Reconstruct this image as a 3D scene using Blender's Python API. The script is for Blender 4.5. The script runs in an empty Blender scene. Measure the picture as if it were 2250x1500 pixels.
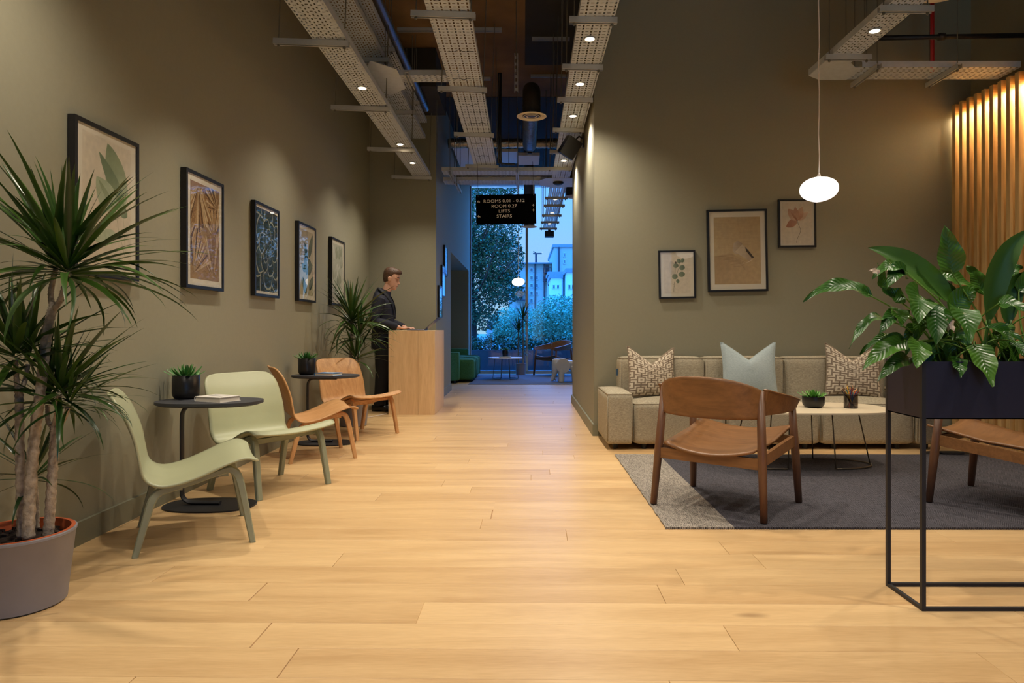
import bpy, bmesh, math, random
from math import sin, cos, pi, radians, sqrt
from mathutils import Vector, Matrix, Quaternion, Euler

RND = random.Random(11)
SC = bpy.context.scene
COL = SC.collection

# ------------------------------------------------------------------ camera, world, lights, exposure
CAM_H = 1.05
cam_data = bpy.data.cameras.new('camera')
cam_data.sensor_width = 36.0
cam_data.lens = 24.0
cam_data.shift_x = -25.0 / 2250.0
cam_data.shift_y = -30.0 / 2250.0
cam_data.clip_start = 0.05
cam_data.clip_end = 400
cam = bpy.data.objects.new('camera', cam_data)
cam.location = (0, 0, CAM_H)
cam.rotation_euler = (radians(90), 0, 0)
COL.objects.link(cam)
SC.camera = cam

SC.view_settings.view_transform = 'Standard'
SC.view_settings.look = 'None'
SC.view_settings.exposure = 0.0
SC.view_settings.gamma = 1.0
SC.view_settings.use_curve_mapping = False


def lin(c):
    """sRGB 0-255 -> linear rgba"""
    out = []
    for v in c[:3]:
        v = v / 255.0
        out.append(v / 12.92 if v <= 0.04045 else ((v + 0.055) / 1.055) ** 2.4)
    return (out[0], out[1], out[2], 1.0)


world = bpy.data.worlds.new('dusk_sky')
SC.world = world
world.use_nodes = True
_nt = world.node_tree
_nt.nodes.clear()
_tc = _nt.nodes.new('ShaderNodeTexCoord')
_sp = _nt.nodes.new('ShaderNodeSeparateXYZ')
_rm = _nt.nodes.new('ShaderNodeValToRGB')
_bg = _nt.nodes.new('ShaderNodeBackground')
_ow = _nt.nodes.new('ShaderNodeOutputWorld')
_cr = _rm.color_ramp
_cr.elements[0].position = 0.0
_cr.elements[0].color = lin((188, 228, 252))
_cr.elements[1].position = 1.0
_cr.elements[1].color = lin((26, 118, 232))
_e = _cr.elements.new(0.09)
_e.color = lin((164, 206, 248))
_e = _cr.elements.new(0.22)
_e.color = lin((100, 160, 240))
_e = _cr.elements.new(0.5)
_e.color = lin((40, 128, 236))
_nz = _nt.nodes.new('ShaderNodeTexNoise')
_nz.inputs['Scale'].default_value = 5.0
_nz.inputs['Detail'].default_value = 3.0
_ma = _nt.nodes.new('ShaderNodeMath')
_ma.operation = 'MULTIPLY_ADD'
_ma.inputs[1].default_value = 0.10
_ma.inputs[2].default_value = -0.05
_ad = _nt.nodes.new('ShaderNodeMath')
_ad.operation = 'ADD'
_nt.links.new(_tc.outputs['Generated'], _sp.inputs[0])
_nt.links.new(_tc.outputs['Generated'], _nz.inputs['Vector'])
_nt.links.new(_nz.outputs['Fac'], _ma.inputs[0])
_nt.links.new(_ma.outputs[0], _ad.inputs[0])
_nt.links.new(_sp.outputs['Z'], _ad.inputs[1])
_nt.links.new(_ad.outputs[0], _rm.inputs['Fac'])
_nt.links.new(_rm.outputs['Color'], _bg.inputs['Color'])
_lift = _nt.nodes.new('ShaderNodeMath')          # dusk sky: deeper blue and stronger towards the zenith
_lift.operation = 'MULTIPLY_ADD'
_lift.inputs[1].default_value = 26.0
_lift.inputs[2].default_value = 1.04
_lift.use_clamp = False
_sq = _nt.nodes.new('ShaderNodeMath')
_sq.operation = 'MULTIPLY'
_sq.use_clamp = True
_nt.links.new(_ad.outputs[0], _sq.inputs[0])
_nt.links.new(_ad.outputs[0], _sq.inputs[1])
_nt.links.new(_sq.outputs[0], _lift.inputs[0])
_nt.links.new(_lift.outputs[0], _bg.inputs['Strength'])
_nt.links.new(_bg.outputs[0], _ow.inputs['Surface'])

WARM = (1.0, 0.89, 0.73)


def spot(name, loc, power, size=112, blend=0.55, color=WARM, radius=0.035, direction=(0, 0, -1)):
    d = bpy.data.lights.new(name, 'SPOT')
    d.energy = power
    d.color = color
    d.spot_size = radians(size)
    d.spot_blend = blend
    d.shadow_soft_size = radius
    o = bpy.data.objects.new(name, d)
    o.location = loc
    o.rotation_euler = Vector(direction).to_track_quat('-Z', 'Y').to_euler()
    COL.objects.link(o)
    return o


def area(name, loc, sx, sy, power, color=WARM, direction=(0, 0, -1)):
    d = bpy.data.lights.new(name, 'AREA')
    d.energy = power
    d.color = color
    d.shape = 'RECTANGLE'
    d.size = sx
    d.size_y = sy
    o = bpy.data.objects.new(name, d)
    o.location = loc
    o.rotation_euler = Vector(direction).to_track_quat('-Z', 'Y').to_euler()
    COL.objects.link(o)
    return o


LEFT_LAMPS = [(-1.41, 5.97), (-1.41, 7.80), (-1.41, 8.68)]
RIGHT_LAMPS = [(0.505, 5.19), (0.51, 6.15), (0.515, 7.08), (0.53, 8.97)]
FAR_LAMPS = [(0.545, 11.66), (0.55, 13.04), (0.555, 14.40)]
LOUNGE_LAMPS = [(2.60, 5.05)]
LZ_L, LZ_R = 3.125, 3.225
for _x, _y in LEFT_LAMPS:
    spot('downlight_beam', (_x, _y, LZ_L), 80, 118, 0.9, direction=(-0.02, 0, -1))
for _y, _p, _s in ((4.3, 125, 96), (2.5, 105, 132), (0.8, 84, 132)):          # the same run of lamps above the frame
    spot('downlight_beam', (-1.41, _y, LZ_L), _p, _s, 0.9, direction=(-0.12 if _y < 3 else 0.04, 0, -1))
for _x, _y in RIGHT_LAMPS:
    spot('downlight_beam', (_x, _y, LZ_R), 104, 136, 0.9)
for _y, _p in ((4.2, 110), (2.6, 135), (1.0, 135)):
    spot('downlight_beam', (0.50, _y, LZ_R), _p, 124, 1.0)
for _x, _y in FAR_LAMPS:
    spot('downlight_beam', (_x, _y, LZ_R), 58, 120, 1.0)
for _x, _y in LOUNGE_LAMPS:
    spot('downlight_beam', (_x, _y, LZ_R), 74, 120, 1.0)
for _y, _p in ((3.7, 90), (2.0, 130)):
    spot('downlight_beam', (2.60, _y, LZ_R), _p, 120, 1.0)
spot('downlight_beam', (3.75, 4.9, LZ_R), 45, 120, 1.0)
area('slat_led_light', (4.262, 5.55, 3.10), 0.02, 2.15, 58, (1.0, 0.85, 0.56))

# ------------------------------------------------------------------ helpers: materials


def N(nt, kind, **kw):
    n = nt.nodes.new(kind)
    for k, v in kw.items():
        if k in n.inputs:
            n.inputs[k].default_value = v
        else:
            setattr(n, k, v)
    return n


def mathn(nt, op, a, b=None, c=None):
    n = nt.nodes.new('ShaderNodeMath')
    n.operation = op
    for i, v in enumerate((a, b, c)):
        if v is None:
            continue
        if isinstance(v, (int, float)):
            n.inputs[i].default_value = v
        else:
            nt.links.new(v, n.inputs[i])
    return n.outputs[0]


def new_mat(name):
    m = bpy.data.materials.new(name)
    m.use_nodes = True
    return m, m.node_tree, m.node_tree.nodes['Principled BSDF']


def mat(name, col, rough=0.5, metal=0.0, vary=0.06, scale=12.0, bump=0.0, coat=0.0, spec=0.5, emit=None, estr=0.0, sheen=0.0):
    m, nt, b = new_mat(name)
    c = lin(col)
    b.inputs['Roughness'].default_value = rough
    b.inputs['Metallic'].default_value = metal
    b.inputs['Specular IOR Level'].default_value = spec
    b.inputs['Coat Weight'].default_value = coat
    if sheen:
        b.inputs['Sheen Weight'].default_value = sheen
    tc = N(nt, 'ShaderNodeTexCoord')
    nz = N(nt, 'ShaderNodeTexNoise', Scale=scale, Detail=4.0)
    nt.links.new(tc.outputs['Object'], nz.inputs['Vector'])
    rp = N(nt, 'ShaderNodeValToRGB')
    rp.color_ramp.elements[0].position = 0.3
    rp.color_ramp.elements[1].position = 0.7
    rp.color_ramp.elements[0].color = tuple(max(0, v * (1 - vary)) for v in c[:3]) + (1,)
    rp.color_ramp.elements[1].color = tuple(min(1, v * (1 + vary)) for v in c[:3]) + (1,)
    nt.links.new(nz.outputs['Fac'], rp.inputs['Fac'])
    nt.links.new(rp.outputs['Color'], b.inputs['Base Color'])
    if bump:
        bp = N(nt, 'ShaderNodeBump', Strength=bump, Distance=0.01)
        nt.links.new(nz.outputs['Fac'], bp.inputs['Height'])
        nt.links.new(bp.outputs['Normal'], b.inputs['Normal'])
    if emit is not None:
        b.inputs['Emission Color'].default_value = lin(emit)
        b.inputs['Emission Strength'].default_value = estr
    return m


def wood(name, light, dark, axis='x', rough=0.45, stretch=10.0, scale=3.0, world_space=False, per_object=0.0, knots=False, bump=0.05, coat=0.0, fine=5):
    """long-grained wood; the grain runs along the given axis"""
    m, nt, b = new_mat(name)
    b.inputs['Roughness'].default_value = rough
    b.inputs['Coat Weight'].default_value = coat
    if world_space:
        pos = N(nt, 'ShaderNodeNewGeometry').outputs['Position']
    else:
        pos = N(nt, 'ShaderNodeTexCoord').outputs['Object']
    s = {'x': (1, stretch, stretch), 'y': (stretch, 1, stretch), 'z': (stretch, stretch, 1)}[axis]
    mp = N(nt, 'ShaderNodeMapping')
    mp.inputs['Scale'].default_value = s
    nt.links.new(pos, mp.inputs['Vector'])
    vec = mp.outputs['Vector']
    rnd = None
    if per_object:
        oi = N(nt, 'ShaderNodeObjectInfo')
        ge = N(nt, 'ShaderNodeNewGeometry')
        rnd = mathn(nt, 'FRACT', mathn(nt, 'ADD', oi.outputs['Random'], ge.outputs['Random Per Island']))
        cx = N(nt, 'ShaderNodeCombineXYZ')
        nt.links.new(mathn(nt, 'MULTIPLY', rnd, 57.0), cx.inputs[0])
        nt.links.new(mathn(nt, 'MULTIPLY', rnd, 91.0), cx.inputs[1])
        va = N(nt, 'ShaderNodeVectorMath')
        va.operation = 'ADD'
        nt.links.new(vec, va.inputs[0])
        nt.links.new(cx.outputs[0], va.inputs[1])
        vec = va.outputs[0]
    n1 = N(nt, 'ShaderNodeTexNoise', Scale=scale, Detail=6.0, Roughness=0.62, Distortion=0.6)
    nt.links.new(vec, n1.inputs['Vector'])
    n2 = N(nt, 'ShaderNodeTexNoise', Scale=scale * fine, Detail=3.0)
    nt.links.new(vec, n2.inputs['Vector'])
    f = mathn(nt, 'ADD', mathn(nt, 'MULTIPLY', n1.outputs['Fac'], 0.72), mathn(nt, 'MULTIPLY', n2.outputs['Fac'], 0.28))
    if rnd is not None:
        f = mathn(nt, 'ADD', f, mathn(nt, 'MULTIPLY', mathn(nt, 'SUBTRACT', rnd, 0.5), per_object))
    rp = N(nt, 'ShaderNodeValToRGB')
    rp.color_ramp.elements[0].position = 0.30
    rp.color_ramp.elements[0].color = lin(dark)
    rp.color_ramp.elements[1].position = 0.66
    rp.color_ramp.elements[1].color = lin(light)
    nt.links.new(f, rp.inputs['Fac'])
    colr = rp.outputs['Color']
    if knots:
        vo = N(nt, 'ShaderNodeTexVoronoi', Scale=0.9)
        vm = N(nt, 'ShaderNodeMapping')
        vm.inputs['Scale'].default_value = (1, 2.6, 1)
        nt.links.new(pos, vm.inputs['Vector'])
        nt.links.new(vm.outputs[0], vo.inputs['Vector'])
        k = N(nt, 'ShaderNodeMapRange')
        k.inputs['From Min'].default_value = 0.015
        k.inputs['From Max'].default_value = 0.075
        k.inputs['To Min'].default_value = 0.75
        k.inputs['To Max'].default_value = 0.0
        nt.links.new(vo.outputs['Distance'], k.inputs['Value'])
        mx = N(nt, 'ShaderNodeMix')
        mx.data_type = 'RGBA'
        nt.links.new(k.outputs[0], mx.inputs[0])
        nt.links.new(colr, mx.inputs[6])
        mx.inputs[7].default_value = lin((120, 84, 52))
        colr = mx.outputs[2]
    nt.links.new(colr, b.inputs['Base Color'])
    if bump:
        bp = N(nt, 'ShaderNodeBump', Strength=bump, Distance=0.004)
        nt.links.new(n2.outputs['Fac'], bp.inputs['Height'])
        nt.links.new(bp.outputs['Normal'], b.inputs['Normal'])
    return m


def fabric(name, c1, c2, scale=260.0, rough=0.9, weave=0.25):
    m, nt, b = new_mat(name)
    b.inputs['Roughness'].default_value = rough
    b.inputs['Specular IOR Level'].default_value = 0.2
    tc = N(nt, 'ShaderNodeTexCoord')
    mp = N(nt, 'ShaderNodeMapping')
    mp.inputs['Scale'].default_value = (0.25, 0.25, 1.0)
    nt.links.new(tc.outputs['Object'], mp.inputs['Vector'])
    nz = N(nt, 'ShaderNodeTexNoise', Scale=scale, Detail=3.0)
    nt.links.new(mp.outputs[0], nz.inputs['Vector'])
    rp = N(nt, 'ShaderNodeValToRGB')
    rp.color_ramp.elements[0].position = 0.35
    rp.color_ramp.elements[1].position = 0.65
    rp.color_ramp.elements[0].color = lin(c1)
    rp.color_ramp.elements[1].color = lin(c2)
    nt.links.new(nz.outputs['Fac'], rp.inputs['Fac'])
    nt.links.new(rp.outputs['Color'], b.inputs['Base Color'])
    bp = N(nt, 'ShaderNodeBump', Strength=weave, Distance=0.003)
    nt.links.new(nz.outputs['Fac'], bp.inputs['Height'])
    nt.links.new(bp.outputs['Normal'], b.inputs['Normal'])
    return m


def glass_mat(name, tint=(250, 252, 252), base=0.04):
    m = bpy.data.materials.new(name)
    m.use_nodes = True
    nt = m.node_tree
    nt.nodes.clear()
    out = N(nt, 'ShaderNodeOutputMaterial')
    tr = N(nt, 'ShaderNodeBsdfTransparent')
    tr.inputs['Color'].default_value = lin(tint)
    gl = N(nt, 'ShaderNodeBsdfGlossy')
    gl.inputs['Roughness'].default_value = 0.01
    mx = N(nt, 'ShaderNodeMixShader')
    lw = N(nt, 'ShaderNodeLayerWeight', Blend=0.5)
    fr = mathn(nt, 'MULTIPLY_ADD', mathn(nt, 'POWER', lw.outputs['Facing'], 5.0), 1 - base, base)
    nt.links.new(fr, mx.inputs[0])
    nt.links.new(tr.outputs[0], mx.inputs[1])
    nt.links.new(gl.outputs[0], mx.inputs[2])
    nt.links.new(mx.outputs[0], out.inputs['Surface'])
    return m


def leaf_mat(name, c1, c2, rough=0.38, veins=0.0, per=0.5):
    """leaf: colour differs from leaf to leaf; side veins follow the blade through its uv"""
    m, nt, b = new_mat(name)
    b.inputs['Roughness'].default_value = rough
    oi = N(nt, 'ShaderNodeObjectInfo')
    ge = N(nt, 'ShaderNodeNewGeometry')
    rnd = mathn(nt, 'FRACT', mathn(nt, 'ADD', oi.outputs['Random'], ge.outputs['Random Per Island']))
    tc = N(nt, 'ShaderNodeTexCoord')
    sp = N(nt, 'ShaderNodeSeparateXYZ')
    nt.links.new(tc.outputs['UV'], sp.inputs[0])
    mid = mathn(nt, 'ABSOLUTE', mathn(nt, 'SUBTRACT', sp.outputs['Y'], 0.5))
    f = mathn(nt, 'ADD', mathn(nt, 'MULTIPLY', rnd, per), mathn(nt, 'MULTIPLY', mid, 0.5))
    mx = N(nt, 'ShaderNodeMix')
    mx.data_type = 'RGBA'
    nt.links.new(f, mx.inputs[0])
    mx.inputs[6].default_value = lin(c1)
    mx.inputs[7].default_value = lin(c2)
    nt.links.new(mx.outputs[2], b.inputs['Base Color'])
    if veins:
        w = mathn(nt, 'SINE', mathn(nt, 'MULTIPLY', mathn(nt, 'SUBTRACT', sp.outputs['X'], mathn(nt, 'MULTIPLY', mid, 0.35)), 78.0))
        groove = mathn(nt, 'MULTIPLY', mathn(nt, 'LESS_THAN', mid, 0.018), -3.0)
        h = mathn(nt, 'ADD', w, groove)
        bp = N(nt, 'ShaderNodeBump', Strength=veins, Distance=0.006)
        nt.links.new(h, bp.inputs['Height'])
        nt.links.new(bp.outputs['Normal'], b.inputs['Normal'])
    return m


def print_mat(name):
    m, nt, b = new_mat(name)
    at = N(nt, 'ShaderNodeVertexColor')
    at.layer_name = 'ink'
    nz = N(nt, 'ShaderNodeTexNoise', Scale=26.0, Detail=5.0)
    tc = N(nt, 'ShaderNodeTexCoord')
    nt.links.new(tc.outputs['Object'], nz.inputs['Vector'])
    mr = N(nt, 'ShaderNodeMapRange')
    mr.inputs['To Min'].default_value = 0.78
    mr.inputs['To Max'].default_value = 1.2
    nt.links.new(nz.outputs['Fac'], mr.inputs['Value'])
    mx = N(nt, 'ShaderNodeMix')
    mx.data_type = 'RGBA'
    mx.blend_type = 'MULTIPLY'
    mx.inputs[0].default_value = 1.0
    nt.links.new(at.outputs['Color'], mx.inputs[6])
    nt.links.new(mr.outputs[0], mx.inputs[7])
    nt.links.new(mx.outputs[2], b.inputs['Base Color'])
    b.inputs['Roughness'].default_value = 0.7
    return m


def lattice_mat(name, brown, light, dark):
    """woven geometric pattern: staggered square rings joined by bars"""
    m, nt, b = new_mat(name)
    b.inputs['Roughness'].default_value = 0.9
    b.inputs['Specular IOR Level'].default_value = 0.2
    tc = N(nt, 'ShaderNodeTexCoord')
    sp = N(nt, 'ShaderNodeSeparateXYZ')
    nt.links.new(tc.outputs['UV'], sp.inputs[0])
    U = mathn(nt, 'MULTIPLY', sp.outputs['X'], 2.35)
    V = mathn(nt, 'MULTIPLY', sp.outputs['Y'], 4.6)

    def cheb(off):
        dx = mathn(nt, 'ABSOLUTE', mathn(nt, 'MULTIPLY', mathn(nt, 'SUBTRACT', mathn(nt, 'FRACT', mathn(nt, 'ADD', U, off)), 0.5), 380.0))
        dy = mathn(nt, 'ABSOLUTE', mathn(nt, 'MULTIPLY', mathn(nt, 'SUBTRACT', mathn(nt, 'FRACT', mathn(nt, 'ADD', V, off)), 0.5), 245.0))
        return mathn(nt, 'MAXIMUM', dx, dy), dx, dy
    c1, x1, y1 = cheb(0.0)
    c2, x2, y2 = cheb(0.5)
    d = mathn(nt, 'MINIMUM', c1, c2)
    bars = mathn(nt, 'MINIMUM', mathn(nt, 'MINIMUM', x1, x2), mathn(nt, 'MINIMUM', y1, y2))
    ring = mathn(nt, 'MULTIPLY', mathn(nt, 'GREATER_THAN', d, 20.0), mathn(nt, 'LESS_THAN', d, 56.0))
    outer = mathn(nt, 'MULTIPLY', mathn(nt, 'GREATER_THAN', d, 82.0), mathn(nt, 'GREATER_THAN', bars, 17.0))
    pale = mathn(nt, 'MAXIMUM', ring, outer)
    line = mathn(nt, 'MAXIMUM', mathn(nt, 'MULTIPLY', mathn(nt, 'GREATER_THAN', d, 56.0), mathn(nt, 'LESS_THAN', d, 63.0)),
                 mathn(nt, 'MULTIPLY', mathn(nt, 'LESS_THAN', bars, 4.0), mathn(nt, 'GREATER_THAN', d, 70.0)))
    a = N(nt, 'ShaderNodeMix')
    a.data_type = 'RGBA'
    nt.links.new(pale, a.inputs[0])
    a.inputs[6].default_value = lin(brown)
    a.inputs[7].default_value = lin(light)
    c = N(nt, 'ShaderNodeMix')
    c.data_type = 'RGBA'
    nt.links.new(line, c.inputs[0])
    nt.links.new(a.outputs[2], c.inputs[6])
    c.inputs[7].default_value = lin(dark)
    nt.links.new(c.outputs[2], b.inputs['Base Color'])
    bp = N(nt, 'ShaderNodeBump', Strength=0.3, Distance=0.003)
    nt.links.new(pale, bp.inputs['Height'])
    nt.links.new(bp.outputs['Normal'], b.inputs['Normal'])
    return m


def rug_mat(name, dark, mid, light, split_x=None):
    """flat herringbone weave; a paler band along one edge where split_x is given (object space)"""
    m, nt, b = new_mat(name)
    b.inputs['Roughness'].default_value = 0.95
    b.inputs['Specular IOR Level'].default_value = 0.15
    tc = N(nt, 'ShaderNodeTexCoord')
    sp = N(nt, 'ShaderNodeSeparateXYZ')
    nt.links.new(tc.outputs['Object'], sp.inputs[0])
    zig = mathn(nt, 'ABSOLUTE', mathn(nt, 'SUBTRACT', mathn(nt, 'FRACT', mathn(nt, 'MULTIPLY', sp.outputs['X'], 9.0)), 0.5))
    w = mathn(nt, 'SINE', mathn(nt, 'MULTIPLY', mathn(nt, 'ADD', sp.outputs['Y'], mathn(nt, 'MULTIPLY', zig, 0.16)), 420.0))
    nz = N(nt, 'ShaderNodeTexNoise', Scale=60.0, Detail=5.0, Roughness=0.7)
    mp = N(nt, 'ShaderNodeMapping')
    mp.inputs['Scale'].default_value = (4.0, 0.6, 1.0)
    nt.links.new(tc.outputs['Object'], mp.inputs['Vector'])
    nt.links.new(mp.outputs[0], nz.inputs['Vector'])
    f = mathn(nt, 'ADD', mathn(nt, 'MULTIPLY', w, 0.12), nz.outputs['Fac'])
    rp = N(nt, 'ShaderNodeValToRGB')
    rp.color_ramp.elements[0].position = 0.36
    rp.color_ramp.elements[0].color = lin(dark)
    rp.color_ramp.elements[1].position = 0.64
    rp.color_ramp.elements[1].color = lin(mid)
    nt.links.new(f, rp.inputs['Fac'])
    colr = rp.outputs['Color']
    if split_x is not None:
        rq = N(nt, 'ShaderNodeValToRGB')
        rq.color_ramp.elements[0].position = 0.36
        rq.color_ramp.elements[0].color = lin(tuple(v * 0.36 for v in light))
        rq.color_ramp.elements[1].position = 0.6
        rq.color_ramp.elements[1].color = lin(light)
        nt.links.new(f, rq.inputs['Fac'])
        mx = N(nt, 'ShaderNodeMix')
        mx.data_type = 'RGBA'
        nt.links.new(mathn(nt, 'LESS_THAN', sp.outputs['X'], split_x), mx.inputs[0])
        nt.links.new(colr, mx.inputs[6])
        nt.links.new(rq.outputs['Color'], mx.inputs[7])
        colr = mx.outputs[2]
    nt.links.new(colr, b.inputs['Base Color'])
    bp = N(nt, 'ShaderNodeBump', Strength=0.5, Distance=0.004)
    nt.links.new(f, bp.inputs['Height'])
    nt.links.new(bp.outputs['Normal'], b.inputs['Normal'])
    return m


WALL = mat('sage_wall_paint', (142, 138, 117), 0.62, vary=0.02, scale=40, bump=0.02)
SKIRT = mat('sage_skirting_paint', (130, 128, 106), 0.5, vary=0.02)
CONCRETE = mat('brown_concrete', (112, 84, 48), 0.9, vary=0.35, scale=1.6, bump=0.3)
DARKPAINT = mat('dark_ceiling_paint', (40, 36, 30), 0.85, vary=0.1)
FLOOR = wood('oak_floor', (220, 185, 134), (190, 152, 104), 'x', 0.36, 9.0, 1.1, world_space=True, per_object=0.16, knots=True, bump=0.03, fine=13)
GAP = mat('floor_joint', (172, 136, 98), 0.8)
OAK = wood('pale_oak', (236, 200, 152), (214, 174, 126), 'z', 0.5, 12.0, 2.2)
OAKSLAT = wood('slat_oak', (218, 184, 126), (184, 146, 92), 'z', 0.55, 12.0, 2.0, per_object=0.2)
OAKPLY = wood('oak_ply', (214, 166, 114), (178, 126, 76), 'z', 0.42, 9.0, 2.0)
OAKPLY_Y = wood('oak_ply_seat', (214, 166, 114), (182, 130, 78), 'x', 0.42, 9.0, 2.0)
WALNUT = wood('brown_stained_oak', (142, 98, 58), (108, 72, 40), 'y', 0.42, 8.0, 2.5)
WALNUT_Z = wood('brown_stained_oak_post', (116, 78, 52), (84, 54, 36), 'z', 0.42, 10.0, 2.5)
SAGE = mat('sage_lacquer', (172, 174, 140), 0.38, vary=0.015)
SAGELEG = mat('sage_lacquer_leg', (142, 146, 122), 0.4, vary=0.015)
BLACK = mat('black_powder_coat', (30, 30, 34), 0.5, vary=0.03)
NAVYBLACK = mat('navy_black_steel', (32, 31, 50), 0.45, vary=0.03)
TABLEBLACK = mat('charcoal_linoleum', (52, 53, 58), 0.55, vary=0.03)
FRAMEBLACK = mat('black_frame', (18, 17, 20), 0.4, vary=0.03)
MATBOARD = mat('white_mat_board', (232, 218, 200), 0.85, vary=0.01)
PRINT = print_mat('art_print')
GLAZE = glass_mat('picture_glazing')
PANE = glass_mat('window_glass', (236, 246, 250))
GALV = mat('galvanised_steel', (188, 195, 204), 0.5, metal=0.12, vary=0.06, scale=20)
STRUT = mat('zinc_strut', (190, 190, 186), 0.4, metal=0.3, vary=0.05)
ROD = mat('threaded_rod', (122, 118, 106), 0.45, metal=0.5)
FOIL = mat('foil_lagging', (190, 182, 170), 0.25, metal=0.95, vary=0.1, scale=30, bump=0.9)
SPIRAL = mat('spiral_duct_steel', (140, 140, 142), 0.3, metal=0.9, vary=0.05)
DUCTDARK = mat('dark_duct_paint', (44, 40, 36), 0.5, vary=0.05)
DIFFUSER = mat('cream_diffuser', (214, 198, 172), 0.5, vary=0.02)
WHITEPAINT = mat('white_paint', (226, 224, 220), 0.5, vary=0.02)
RED = mat('red_pipe_paint', (168, 22, 20), 0.4)
SOFA = fabric('oatmeal_upholstery', (150, 141, 122), (184, 173, 150))
PIPE = fabric('oatmeal_piping', (138, 128, 108), (162, 150, 128))
GREENSOFA = fabric('green_upholstery', (56, 108, 72), (82, 136, 92))
BLUECUSH = fabric('pale_blue_linen', (160, 174, 178), (180, 192, 194), 300, weave=0.12)
LATTICE = lattice_mat('lattice_weave', (148, 132, 114), (214, 201, 180), (104, 88, 76))
LATTICEBLUE = lattice_mat('lattice_weave_pale', (150, 150, 156), (214, 214, 212), (96, 96, 104))
RUG = rug_mat('grey_rug', (50, 48, 53), (92, 89, 95), (176, 166, 154), split_x=0.355)
RUG2 = rug_mat('blue_grey_rug', (78, 84, 92), (112, 118, 126), (160, 160, 160))
CERAMIC = mat('black_ceramic', (22, 19, 20), 0.32, vary=0.03)
POTGREY = mat('grey_pot', (138, 134, 138), 0.65, vary=0.04)
TERRA = mat('terracotta', (196, 92, 44), 0.75, vary=0.06)
SOIL = mat('potting_soil', (46, 31, 22), 0.95, vary=0.5, scale=60, bump=1.0)
STEM = mat('dracaena_bark', (160, 146, 128), 0.8, vary=0.35, scale=45, bump=0.8)
DRAC = leaf_mat('dracaena_leaf', (22, 52, 18), (76, 108, 34), 0.32)
LILY = leaf_mat('peace_lily_leaf', (32, 76, 20), (84, 126, 36), 0.32, veins=0.2)
ASPI = leaf_mat('broad_leaf', (34, 74, 24), (82, 122, 34), 0.42, veins=0.0)
SUCC = leaf_mat('succulent_leaf', (44, 98, 44), (92, 150, 66), 0.42)
PETIOLE = mat('petiole_green', (96, 132, 46), 0.5)
SPATHE = mat('white_spathe', (226, 204, 180), 0.6)
TABLETOP = mat('warm_white_laminate', (214, 198, 170), 0.45, vary=0.01)
WIRE = mat('grey_wire_steel', (112, 100, 84), 0.35, metal=0.6)
OPAL = mat('opal_glass', (255, 252, 246), 0.3, emit=(255, 252, 250), estr=1.15)
OPAL2 = mat('opal_glass_far', (255, 252, 246), 0.3, emit=(255, 244, 232), estr=1.3)
CORD = mat('white_cord', (226, 214, 204), 0.6)
LED = mat('led_lens', (255, 250, 240), 0.3, emit=(255, 226, 184), estr=26.0)
SIGNTEXT = mat('sign_lettering', (246, 242, 236), 0.6)
SIGNBLACK = mat('black_sign_panel', (4, 4, 5), 0.9, vary=0.02, spec=0.02)
SKIN = mat('skin', (206, 158, 134), 0.5, vary=0.04)
HAIR = mat('brown_hair', (74, 48, 30), 0.5, vary=0.4, scale=90, bump=0.6)
SUIT = mat('navy_suit_cloth', (15, 18, 36), 0.8, vary=0.1, scale=120)
SUITLAPEL = mat('navy_lapel', (12, 14, 25), 0.75)
TROUSERS = mat('black_trouser_cloth', (15, 15, 18), 0.85)
SHIRT = mat('dark_shirt', (26, 30, 48), 0.8)
SHOE = mat('black_leather', (14, 12, 12), 0.28)
EYE = mat('eye_dark', (46, 32, 28), 0.2)
LAPTOP = mat('laptop_aluminium', (96, 98, 112), 0.35, metal=0.6)
SCREEN = mat('laptop_screen', (90, 100, 130), 0.3, emit=(190, 206, 255), estr=0.9)
PAPER = mat('book_pages', (226, 216, 200), 0.8)

# ------------------------------------------------------------------ helpers: meshes


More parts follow.
